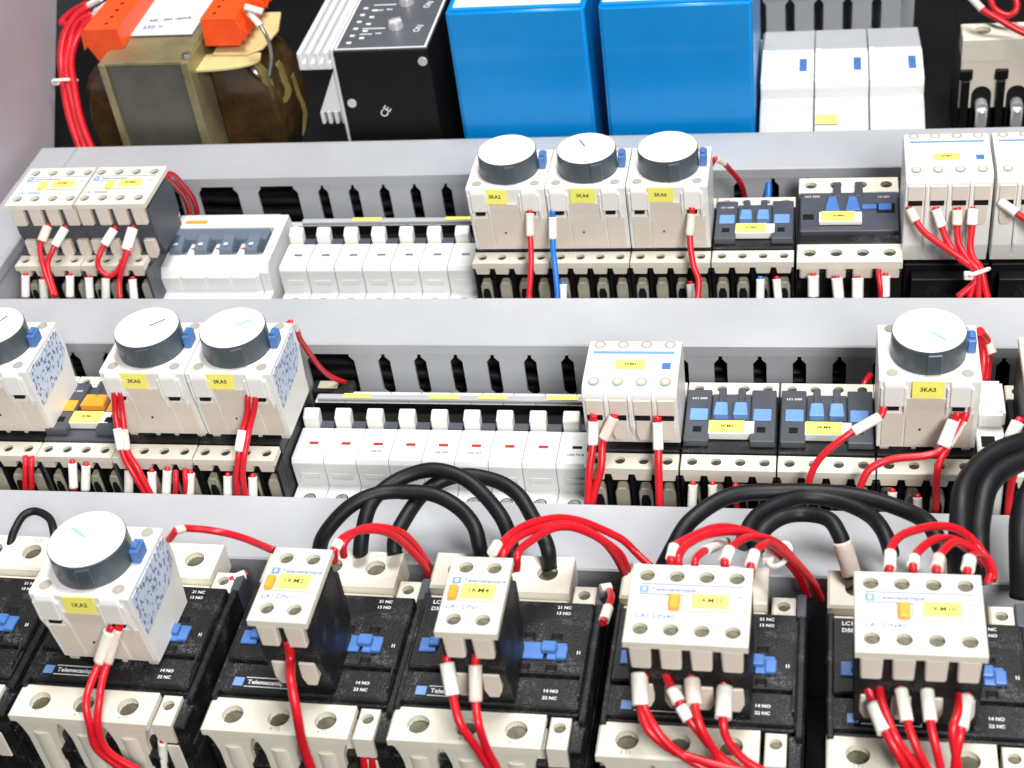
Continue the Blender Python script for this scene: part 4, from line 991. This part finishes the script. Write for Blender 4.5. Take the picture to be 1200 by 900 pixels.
 ('wire', 'red wire bending left from the long sleeve of right hand timer', 'wire', 'red control wires', 'red_pvc', 1.70, [(368.7,187.0,114.0), (366.6,184.0,108.6), (361.9,176.0,102.6), (355.3,173.0,101.1), (340.7,172.0,99.6), (331.6,169.0,96.0), (326.6,164.0,87.6)], [([(368.1,186.0,109.9), (362.6,177.0,102.7)], 3.2, 'sleeve_white')]),
 ('wire', 'red wire falling straight from the long sleeve of right hand timer', 'wire', 'red control wires', 'red_pvc', 1.70, [(372.3,187.0,114.1), (370.2,183.0,108.6), (363.7,176.0,101.6), (360.4,169.0,95.8), (360.0,162.0,77.5)], [([(371.7,186.0,110.9), (365.6,178.0,102.9)], 2.0, 'sleeve_clear')]),
 ('wire', 'red wire behind the right hand dial timer, near its corner', 'wire', 'red control wires', 'red_pvc', 2.20, [(381.4,240.0,118.3), (385.6,246.0,107.6), (386.9,244.0,99.0), (385.6,236.0,92.0)], [([(384.6,250.0,110.1), (388.3,242.0,103.2)], 2.6, 'sleeve_clear')]),
 ('wire', 'second red wire behind the right hand dial timer', 'wire', 'red control wires', 'red_pvc', 2.20, [(379.7,240.0,114.8), (383.0,242.0,108.2), (384.0,238.0,101.2), (382.7,230.0,94.9)], []),
 ('wire', 'red wire curving under the block at the right edge', 'wire', 'red control wires', 'red_pvc', 1.70, [(397.5,170.0,102.9), (393.1,168.0,98.6), (391.0,165.0,90.2), (390.7,161.0,77.5)], []),
 ('wire', 'sleeved wire below the cream block at the right edge', 'wire', 'red control wires', 'red_pvc', 1.70, [(395.4,187.0,111.5), (391.7,182.0,108.4), (389.6,176.0,101.2)], [([(394.0,186.0,110.4), (389.9,179.0,105.6)], 3.0, 'sleeve_white')]),
 ('wire', 'red wire glimpsed behind the contactors of the middle row', 'wire', 'red control wires', 'red_pvc', 1.70, [(334.1,266.0,69.9), (331.5,260.0,70.4), (329.8,256.0,68.2)], []),
 ('wire', 'first wire stub from the left below the middle row terminals', 'wire', 'wire stubs below the middle row', 'red_pvc', 1.40, [(-80.9,176.0,86.7), (-79.9,172.0,84.6), (-81.8,168.0,75.4), (-84.6,166.0,63.5)], []),
 ('wire', 'second wire stub from the left below the middle row terminals', 'wire', 'wire stubs below the middle row', 'red_pvc', 1.40, [(-77.6,176.0,86.7), (-76.6,172.0,84.6), (-78.1,168.0,75.5), (-81.3,166.0,63.6)], []),
 ('wire', 'third wire stub from the left below the middle row terminals', 'wire', 'wire stubs below the middle row', 'red_pvc', 1.40, [(-56.2,176.0,84.4), (-55.3,172.0,82.3), (-56.1,168.0,73.2), (-59.6,166.0,61.4)], [([(-55.7,174.5,84.1), (-56.1,168.0,73.2)], 2.3, 'sleeve_white')]),
 ('wire', 'fourth wire stub from the left below the middle row terminals', 'wire', 'wire stubs below the middle row', 'red_pvc', 1.40, [(-49.3,176.0,82.9), (-48.4,172.0,80.8), (-50.2,168.0,71.7), (-52.6,166.0,59.9)], [([(-48.8,174.5,82.5), (-50.2,168.0,71.7)], 2.3, 'sleeve_white')]),
 ('wire', 'fifth wire stub from the left below the middle row terminals', 'wire', 'wire stubs below the middle row', 'red_pvc', 1.40, [(-27.2,176.0,80.6), (-26.3,172.0,78.5), (-27.5,168.0,69.5), (-30.2,166.0,57.7)], [([(-26.7,174.5,80.2), (-27.5,168.0,69.5)], 2.3, 'sleeve_white')]),
 ('wire', 'sixth wire stub from the left below the middle row terminals', 'wire', 'wire stubs below the middle row', 'red_pvc', 1.40, [(-15.1,176.0,79.7), (-14.3,172.0,77.7), (-15.0,168.0,68.7), (-18.1,166.0,56.9)], [([(-14.7,174.5,79.4), (-15.0,168.0,68.7)], 2.3, 'sleeve_white')]),
 ('wire', 'seventh wire stub from the left below the middle row terminals', 'wire', 'wire stubs below the middle row', 'red_pvc', 1.40, [(-6.6,176.0,81.1), (-5.8,172.0,79.1), (-7.4,168.0,70.1), (-9.4,166.0,58.4)], [([(-6.2,174.5,80.8), (-7.4,168.0,70.1)], 2.3, 'sleeve_white')]),
 ('wire', 'eighth wire stub from the left below the middle row terminals', 'wire', 'wire stubs below the middle row', 'red_pvc', 1.40, [(-2.7,176.0,78.9), (-1.9,172.0,76.9), (-3.0,168.0,67.9), (-5.5,166.0,56.2)], []),
 ('wire', 'ninth wire stub from the left below the middle row terminals', 'wire', 'wire stubs below the middle row', 'red_pvc', 1.40, [(2.6,176.0,80.2), (3.4,172.0,78.3), (2.8,168.0,69.3), (-0.1,166.0,57.6)], []),
 ('wire', 'tenth wire stub from the left below the middle row terminals', 'wire', 'wire stubs below the middle row', 'red_pvc', 1.40, [(5.0,176.0,79.2), (5.8,172.0,77.2), (4.3,168.0,68.2), (2.3,166.0,56.5)], [([(5.4,174.5,78.9), (4.3,168.0,68.2)], 2.3, 'sleeve_white')]),
 ('wire', 'eleventh wire stub from the left below the middle row terminals', 'wire', 'wire stubs below the middle row', 'red_pvc', 1.40, [(24.3,176.0,78.0), (25.1,172.0,76.0), (24.1,168.0,67.1), (21.8,166.0,55.4)], [([(24.7,174.5,77.7), (24.1,168.0,67.1)], 2.3, 'sleeve_white')]),
 ('wire', 'twelfth wire stub from the left below the middle row terminals', 'wire', 'wire stubs below the middle row', 'red_pvc', 1.40, [(37.1,176.0,77.8), (37.8,172.0,75.9), (37.4,168.0,67.0), (34.8,166.0,55.3)], [([(37.5,174.5,77.5), (37.4,168.0,67.0)], 2.3, 'sleeve_white')]),
 ('wire', 'thirteenth wire stub from the left below the middle row terminals', 'wire', 'wire stubs below the middle row', 'red_pvc', 1.40, [(252.2,176.0,79.2), (252.4,172.0,77.6), (251.9,168.0,69.4), (252.0,166.0,58.6)], [([(252.3,174.5,79.0), (251.9,168.0,69.4)], 2.3, 'sleeve_white')]),
 ('wire', 'fourteenth wire stub from the left below the middle row terminals', 'wire', 'wire stubs below the middle row', 'red_pvc', 1.40, [(261.2,176.0,79.5), (261.4,172.0,77.8), (261.4,168.0,69.7), (261.1,166.0,58.9)], [([(261.3,174.5,79.3), (261.4,168.0,69.7)], 2.3, 'sleeve_white')]),
 ('wire', 'fifteenth wire stub from the left below the middle row terminals', 'wire', 'wire stubs below the middle row', 'red_pvc', 1.40, [(271.7,176.0,78.2), (271.9,172.0,76.6), (272.2,168.0,68.5), (271.7,166.0,57.7)], []),
 ('wire', 'sixteenth wire stub from the left below the middle row terminals', 'wire', 'wire stubs below the middle row', 'red_pvc', 1.40, [(342.0,176.0,77.7), (341.9,172.0,76.2), (341.7,168.0,68.3), (342.4,166.0,57.8)], [([(342.0,174.5,77.5), (341.7,168.0,68.3)], 2.3, 'sleeve_white')]),
 ('wire', 'seventeenth wire stub from the left below the middle row terminals', 'wire', 'wire stubs below the middle row', 'red_pvc', 1.40, [(353.0,176.0,74.3), (352.9,172.0,72.8), (353.1,168.0,64.9), (353.5,166.0,54.4)], [([(352.9,174.5,74.2), (353.1,168.0,64.9)], 2.3, 'sleeve_white')]),
 ('wire', 'red wire from the third tooth of the joined cream blocks', 'wire', 'red control wires', 'red_pvc', 1.55, [(-133.3,351.0,109.5), (-135.5,346.0,104.5), (-137.2,340.0,100.2), (-134.3,332.0,90.7), (-130.4,324.0,76.2)], [([(-133.4,350.0,107.8), (-136.3,343.0,101.8)], 2.9, 'sleeve_clear')]),
 ('wire', 'red wire from the fourth tooth of the joined cream blocks', 'wire', 'red control wires', 'red_pvc', 1.55, [(-122.6,351.0,107.6), (-126.3,346.0,103.2), (-129.7,340.0,98.4), (-132.9,334.0,91.1), (-128.3,324.0,76.2)], [([(-123.6,350.0,106.5), (-128.7,342.0,100.6)], 2.9, 'sleeve_white')]),
 ('wire', 'looped red wire hanging from the joined cream blocks', 'wire', 'red control wires', 'red_pvc', 1.55, [(-91.8,351.0,106.6), (-96.1,345.0,102.4), (-99.7,338.0,97.7), (-100.8,334.0,90.9), (-96.3,332.0,85.6), (-90.2,334.0,87.2), (-85.1,338.0,95.2), (-83.1,345.0,103.5), (-80.2,351.0,106.5)], [([(-92.8,350.0,105.5), (-97.2,342.0,100.3)], 2.9, 'sleeve_white'), ([(-81.0,350.0,106.0), (-84.9,341.0,97.9)], 3.2, 'sleeve_white')]),
 ('wire', 'red wire dropping behind the loop of the joined cream blocks', 'wire', 'red control wires', 'red_pvc', 1.50, [(-81.9,341.0,99.1), (-85.9,334.0,90.8), (-89.0,330.0,82.8), (-88.5,324.0,74.9)], []),
 ('wire', 'outer red wire curving behind the joined cream blocks', 'wire', 'red control wires', 'red_pvc', 1.70, [(-75.2,396.0,114.5), (-74.0,406.0,105.1), (-75.7,420.0,87.6), (-80.9,434.0,65.9), (-88.2,445.0,42.9)], []),
 ('wire', 'inner red wire curving behind the joined cream blocks', 'wire', 'red control wires', 'red_pvc', 1.70, [(-75.9,394.0,113.3), (-76.0,404.0,103.4), (-78.2,416.0,87.7), (-84.2,430.0,66.0), (-90.7,441.0,44.3)], []),
 ('wire', 'red wire below the left timer of the back trio', 'wire', 'red control wires', 'red_pvc', 1.60, [(153.5,350.0,115.5), (153.2,347.0,108.6), (153.8,341.0,101.4), (153.8,333.0,91.2), (152.6,322.0,73.8)], [([(152.8,350.0,113.3), (153.6,343.0,102.9)], 2.6, 'sleeve_clear')]),
 ('wire', 'bright blue wire below the middle timer of the back trio', 'wire', 'blue control wires', 'blue_pvc', 1.60, [(166.2,350.0,114.7), (165.8,347.0,107.3), (165.9,341.0,99.6), (167.0,333.0,91.1), (168.7,322.0,73.8)], [([(166.9,349.0,111.0), (166.7,343.0,101.1)], 2.5, 'sleeve_white')]),
 ('wire', 'red wire below the right timer of the back trio', 'wire', 'red control wires', 'red_pvc', 1.70, [(241.6,350.0,115.8), (241.0,347.0,108.6), (240.6,341.0,100.6), (242.0,334.0,89.9), (245.2,329.0,82.2), (244.3,322.0,73.7)], [([(240.6,349.0,112.7), (240.1,343.0,103.1)], 2.6, 'sleeve_clear')]),
 ('wire', 'loose red wire from the right timer of the back trio into duct', 'wire', 'red control wires', 'red_pvc', 1.60, [(248.0,398.0,110.7), (252.1,396.0,117.4), (256.3,402.0,110.3), (261.0,414.0,94.8), (264.4,426.0,76.6), (266.6,436.0,58.1)], [([(252.1,396.0,116.9), (255.9,401.0,111.5)], 2.1, 'sleeve_clear')]),
 ('wire', 'short blue wire stub behind the small contactor of the back row', 'wire', 'blue control wires', 'blue_pvc', 2.00, [(276.6,436.0,56.8), (278.0,442.0,62.5), (278.4,447.0,68.9)], []),
 ('wire', 'leftmost of four red wires gathered below the back right block', 'wire', 'red control wires', 'red_pvc', 1.80, [(354.3,351.0,113.5), (356.9,346.0,108.8), (362.5,340.0,104.3), (373.1,334.0,99.3), (385.9,328.0,92.1), (390.3,326.0,88.2), (378.6,320.0,78.4)], [([(354.7,350.0,112.6), (354.9,345.0,105.8)], 3.0, 'sleeve_clear')]),
 ('wire', 'second of four red wires gathered below the back right block', 'wire', 'red control wires', 'red_pvc', 1.80, [(367.6,351.0,113.3), (369.9,346.0,106.5), (373.3,339.0,100.6), (379.1,331.0,95.4), (387.3,327.0,89.6), (384.7,320.0,77.3)], [([(368.1,350.0,112.4), (371.6,345.0,105.6)], 3.0, 'sleeve_white')]),
 ('wire', 'third of four red wires gathered below the back right block', 'wire', 'red control wires', 'red_pvc', 1.80, [(378.3,351.0,113.1), (378.4,346.0,106.4), (379.2,338.0,99.6), (383.3,330.0,94.5), (388.8,326.0,90.3), (388.9,320.0,77.3)], [([(378.8,350.0,112.2), (378.9,345.0,105.5)], 3.0, 'sleeve_clear')]),
 ('wire', 'rightmost of four red wires gathered below the back right block', 'wire', 'red control wires', 'red_pvc', 1.80, [(386.4,351.0,113.0), (385.7,346.0,106.3), (384.8,338.0,99.6), (386.3,331.0,94.8), (390.1,326.0,90.3), (393.9,319.0,78.1)], [([(386.8,350.0,112.1), (387.0,345.0,105.4)], 3.0, 'sleeve_white')]),
 ('wire', 'red wire below the rounded block at the right edge', 'wire', 'red control wires', 'red_pvc', 1.80, [(399.4,352.0,115.8), (404.3,348.0,113.7), (410.9,344.0,110.5), (423.4,338.0,104.5)], [([(399.4,352.0,115.3), (407.6,346.0,112.3)], 3.0, 'sleeve_white')]),
 ('wire', 'first wire stub from the left below the back row terminals', 'wire', 'wire stubs below the back row', 'red_pvc', 1.40, [(-152.6,340.0,82.0), (-152.7,337.0,77.9), (-153.9,333.0,69.6), (-156.2,331.0,57.1)], [([(-152.6,339.0,80.8), (-153.9,333.0,69.6)], 2.5, 'sleeve_white')]),
 ('wire', 'second wire stub from the left below the back row terminals', 'wire', 'wire stubs below the back row', 'red_pvc', 1.40, [(-142.5,340.0,79.4), (-142.6,337.0,75.4), (-142.7,333.0,67.0), (-146.0,331.0,54.5)], [([(-142.5,339.0,78.3), (-142.7,333.0,67.0)], 2.5, 'sleeve_white')]),
 ('wire', 'third wire stub from the left below the back row terminals', 'wire', 'wire stubs below the back row', 'red_pvc', 1.40, [(-124.3,340.0,81.8), (-124.4,337.0,77.8), (-125.4,333.0,69.5), (-127.5,331.0,57.1)], [([(-124.2,339.0,80.7), (-125.4,333.0,69.5)], 2.5, 'sleeve_white')]),
 ('wire', 'fourth wire stub from the left below the back row terminals', 'wire', 'wire stubs below the back row', 'red_pvc', 1.40, [(-112.8,340.0,80.5), (-112.8,337.0,76.5), (-112.8,333.0,68.3), (-115.9,331.0,55.9)], [([(-112.7,339.0,79.4), (-112.8,333.0,68.3)], 2.5, 'sleeve_white')]),
 ('wire', 'fifth wire stub from the left below the back row terminals', 'wire', 'wire stubs below the back row', 'red_pvc', 1.40, [(-102.2,340.0,79.9), (-102.2,337.0,75.9), (-103.2,333.0,67.6), (-105.1,331.0,55.3)], [([(-102.1,339.0,78.7), (-103.2,333.0,67.6)], 2.5, 'sleeve_white')]),
 ('wire', 'sixth wire stub from the left below the back row terminals', 'wire', 'wire stubs below the back row', 'red_pvc', 1.40, [(-85.7,340.0,79.2), (-85.8,337.0,75.2), (-85.6,333.0,67.0), (-88.5,331.0,54.7)], [([(-85.7,339.0,78.1), (-85.6,333.0,67.0)], 2.5, 'sleeve_white')]),
 ('wire', 'seventh wire stub from the left below the back row terminals', 'wire', 'wire stubs below the back row', 'blue_pvc', 1.40, [(169.2,340.0,74.5), (169.2,337.0,70.8), (169.0,333.0,63.2), (169.1,331.0,51.6)], [([(169.2,339.0,73.5), (169.0,333.0,63.2)], 2.5, 'sleeve_white')]),
 ('wire', 'eighth wire stub from the left below the back row terminals', 'wire', 'wire stubs below the back row', 'red_pvc', 1.40, [(239.5,340.0,74.2), (239.5,337.0,70.7), (240.4,333.0,63.2), (240.0,331.0,51.8)], [([(239.5,339.0,73.2), (240.4,333.0,63.2)], 2.5, 'sleeve_white')]),
 ('wire', 'ninth wire stub from the left below the back row terminals', 'wire', 'wire stubs below the back row', 'blue_pvc', 1.40, [(277.3,340.0,77.5), (277.3,337.0,74.0), (277.3,333.0,66.6), (278.1,331.0,55.4)], [([(277.3,339.0,76.5), (277.3,333.0,66.6)], 2.5, 'sleeve_white')]),
 ('wire', 'tenth wire stub from the left below the back row terminals', 'wire', 'wire stubs below the back row', 'red_pvc', 1.40, [(285.9,340.0,77.4), (285.9,337.0,74.0), (286.9,333.0,66.6), (286.8,331.0,55.4)], [([(285.9,339.0,76.5), (286.9,333.0,66.6)], 2.5, 'sleeve_white')]),
 ('wire', 'eleventh wire stub from the left below the back row terminals', 'wire', 'wire stubs below the back row', 'red_pvc', 1.40, [(305.3,340.0,79.6), (305.3,337.0,76.1), (305.4,333.0,68.9), (306.4,331.0,57.8)], [([(305.3,339.0,78.6), (305.4,333.0,68.9)], 3.4, 'sleeve_white')]),
 ('wire', 'twelfth wire stub from the left below the back row terminals', 'wire', 'wire stubs below the back row', 'red_pvc', 1.40, [(317.8,340.0,77.9), (317.9,337.0,74.4), (318.9,333.0,67.2), (319.0,331.0,56.1)], [([(317.8,339.0,76.9), (318.9,333.0,67.2)], 3.4, 'sleeve_white')]),
 ('wire', 'thirteenth wire stub from the left below the back row terminals', 'wire', 'wire stubs below the back row', 'red_pvc', 1.40, [(328.5,340.0,77.8), (328.6,337.0,74.4), (328.7,333.0,67.2), (329.8,331.0,56.1)], [([(328.5,339.0,76.8), (328.7,333.0,67.2)], 3.4, 'sleeve_white')]),
 ('wire', 'fourteenth wire stub from the left below the back row terminals', 'wire', 'wire stubs below the back row', 'red_pvc', 1.40, [(339.5,340.0,82.2), (339.5,337.0,78.8), (340.5,333.0,71.7), (340.8,331.0,60.7)], []),
 ('wire', 'fifteenth wire stub from the left below the back row terminals', 'wire', 'wire stubs below the back row', 'red_pvc', 1.40, [(343.1,340.0,79.4), (343.1,337.0,76.0), (343.3,333.0,68.8), (344.5,331.0,57.8)], [([(343.1,339.0,78.5), (343.3,333.0,68.8)], 2.5, 'sleeve_white')]),
 ('wire', 'leftmost red wire of the bundle beside the transformer', 'wire', 'red control wires', 'red_pvc', 2.60, [(-178.5,560.0,145.2), (-188.5,556.0,140.1), (-196.6,550.0,130.7), (-199.6,540.0,116.9), (-198.9,530.0,102.8), (-194.3,518.0,86.4), (-187.9,505.0,66.5)], [([(-178.1,560.0,146.4), (-168.0,560.0,151.0)], 2.6, 'sleeve_white')]),
 ('wire', 'middle red wire of the bundle beside the transformer', 'wire', 'red control wires', 'red_pvc', 2.60, [(-178.4,560.0,141.4), (-187.2,556.0,136.2), (-193.6,549.0,127.3), (-195.7,539.0,116.0), (-194.5,529.0,103.2), (-190.0,517.0,86.9), (-182.9,504.0,67.0)], [([(-174.5,560.0,141.9), (-164.4,560.0,146.5)], 2.6, 'sleeve_white')]),
 ('wire', 'rightmost red wire of the bundle beside the transformer', 'wire', 'red control wires', 'red_pvc', 2.60, [(-176.0,558.0,138.6), (-184.2,554.0,133.3), (-190.6,547.0,124.4), (-191.7,537.0,114.3), (-190.1,527.0,102.9), (-185.9,516.0,86.7), (-178.0,503.0,67.5)], [([(-180.8,560.0,137.7), (-170.6,560.0,142.4)], 2.6, 'sleeve_white')]),
 ('wire', 'red wire looping back at the transformer terminal', 'wire', 'red control wires', 'red_pvc', 2.20, [(-182.2,566.0,144.9), (-195.3,566.0,139.1), (-203.2,562.0,133.2), (-192.5,558.0,134.1), (-181.9,556.0,137.3)], [([(-177.2,560.0,133.2), (-167.1,560.0,137.8)], 2.6, 'sleeve_white')]),
 ('wire', 'grey wire falling over the transformer winding', 'wire', 'transformer leads', 'steel', 1.30, [(-51.3,520.0,157.4), (-44.2,516.0,153.2), (-38.5,512.0,143.2), (-38.2,512.0,129.3), (-43.6,514.0,113.0)], [([(-50.4,518.0,160.7), (-39.4,518.0,156.7)], 2.6, 'sleeve_white'), ([(-50.7,516.0,154.7), (-41.1,514.0,149.4)], 2.6, 'sleeve_white')]),
 ('wire', 'thick red wire crossing the pale contactor at the top right', 'wire', 'red control wires', 'red_pvc', 2.20, [(398.5,590.0,114.8), (405.7,584.0,109.3), (415.1,580.0,103.9), (427.6,576.0,97.3), (445.8,572.0,90.4)], [([(399.7,590.0,111.3), (406.9,584.0,106.9)], 3.0, 'sleeve_clear')]),
 ('wire', 'looped red wire at the top right corner', 'wire', 'red control wires', 'red_pvc', 2.00, [(411.9,600.0,110.6), (416.2,594.0,102.8), (424.5,590.0,99.7), (429.4,592.0,104.4), (427.5,600.0,111.1)], []),
]
TIES = [
 ('white cable tie round the red bundle beside the transformer', (-196.5,531.0,105.4), (8.0, 5.0), (0.108, -0.583, -0.805)),
 ('white cable tie round the red wires over the front row', (293.7,100.0,111.7), (5.6, 4.6), (0.480, 0.187, -0.857)),
 ('cable tie gathering the four red wires at the back right', (389.0,327.0,89.1), (6.0, 4.6), (0.319, -0.560, -0.764)),
]


def smooth_path(pts, n=7):
    P = [Vector(p) for p in pts]
    P = [P[0] * 2 - P[1]] + P + [P[-1] * 2 - P[-2]]
    out = []
    for i in range(1, len(P) - 2):
        a, b, c, d = P[i - 1:i + 3]
        for k in range(n):
            t = k / n
            out.append(((b * 2) + (c - a) * t + (a * 2 - b * 5 + c * 4 - d) * t * t + (b * 3 - a - c * 3 + d) * t ** 3) * .5)
    out.append(P[-2])
    return out


for i, (name, label, cat, group, m, r, pts, sleeves) in enumerate(WIRES):
    t = thing(name, label, cat, pts[0], 0, group)
    base = Vector(pts[0])
    rel = [Vector(p) - base for p in pts]
    path = smooth_path(rel, 9)
    ph = random.uniform(0, 6)
    amp = min(.4, .004 * sum((path[q + 1] - path[q]).length for q in range(len(path) - 1)))
    for q in range(1, len(path) - 1):          # hand-bent wire is never a perfect arc
        path[q] = path[q] + Vector((math.sin(q * .31 + ph), math.sin(q * .23 + 2 * ph), math.sin(q * .27 + 3 * ph))) * amp
    runs = []
    for sp, sr, sm in sleeves:                 # a sleeved stretch is straight
        a, b = [Vector(p) - base for p in sp]
        n0, n1 = sorted(min(range(len(path)), key=lambda q: (path[q] - e).length) for e in (a, b))
        off = max(min((q - e).length for q in path) for e in (a, b))
        if off > 4.5 or n1 - n0 < 2:
            runs.append([a, a.lerp(b, .04), a.lerp(b, .5), a.lerp(b, .96), b])
            continue
        p0, p1 = path[n0].copy(), path[n1].copy()
        for q in range(n0, n1 + 1):
            path[q] = p0.lerp(p1, (q - n0) / (n1 - n0))
        runs.append([v.copy() for v in path[n0:n1 + 1]])
    part('insulation', ('wire', i), lambda s: s.tube(path, r, 12), m, t)
    for j, (sp, sr, sm) in enumerate(sleeves):
        run = runs[j]
        sl = part('marker_sleeve', ('slv', i, j), lambda s: s.tube(run, sr, 10 if sr < 3.3 else 8, flat=.82), sm, t)

for i, (label, c, rr, ax) in enumerate(TIES):
    t = thing('cable_tie', label, 'cable tie', c, 0, 'cable ties')
    n = Vector(ax).normalized()
    u = n.orthogonal().normalized()
    v = n.cross(u)
    ring = [u * rr[0] * math.cos(2 * math.pi * k / 24) + v * rr[1] * math.sin(2 * math.pi * k / 24) for k in range(24)]
    part('band', ('tie', i), lambda s: s.tube(ring, 1.1, 8, closed=True), 'nylon_tie', t)
    part('lock', ('tiel', i), lambda s: s.box(-2.4, 2.4, -2.0, 2.0, -1.8, 1.8, .5), 'nylon_tie', t, tuple(ring[3]))
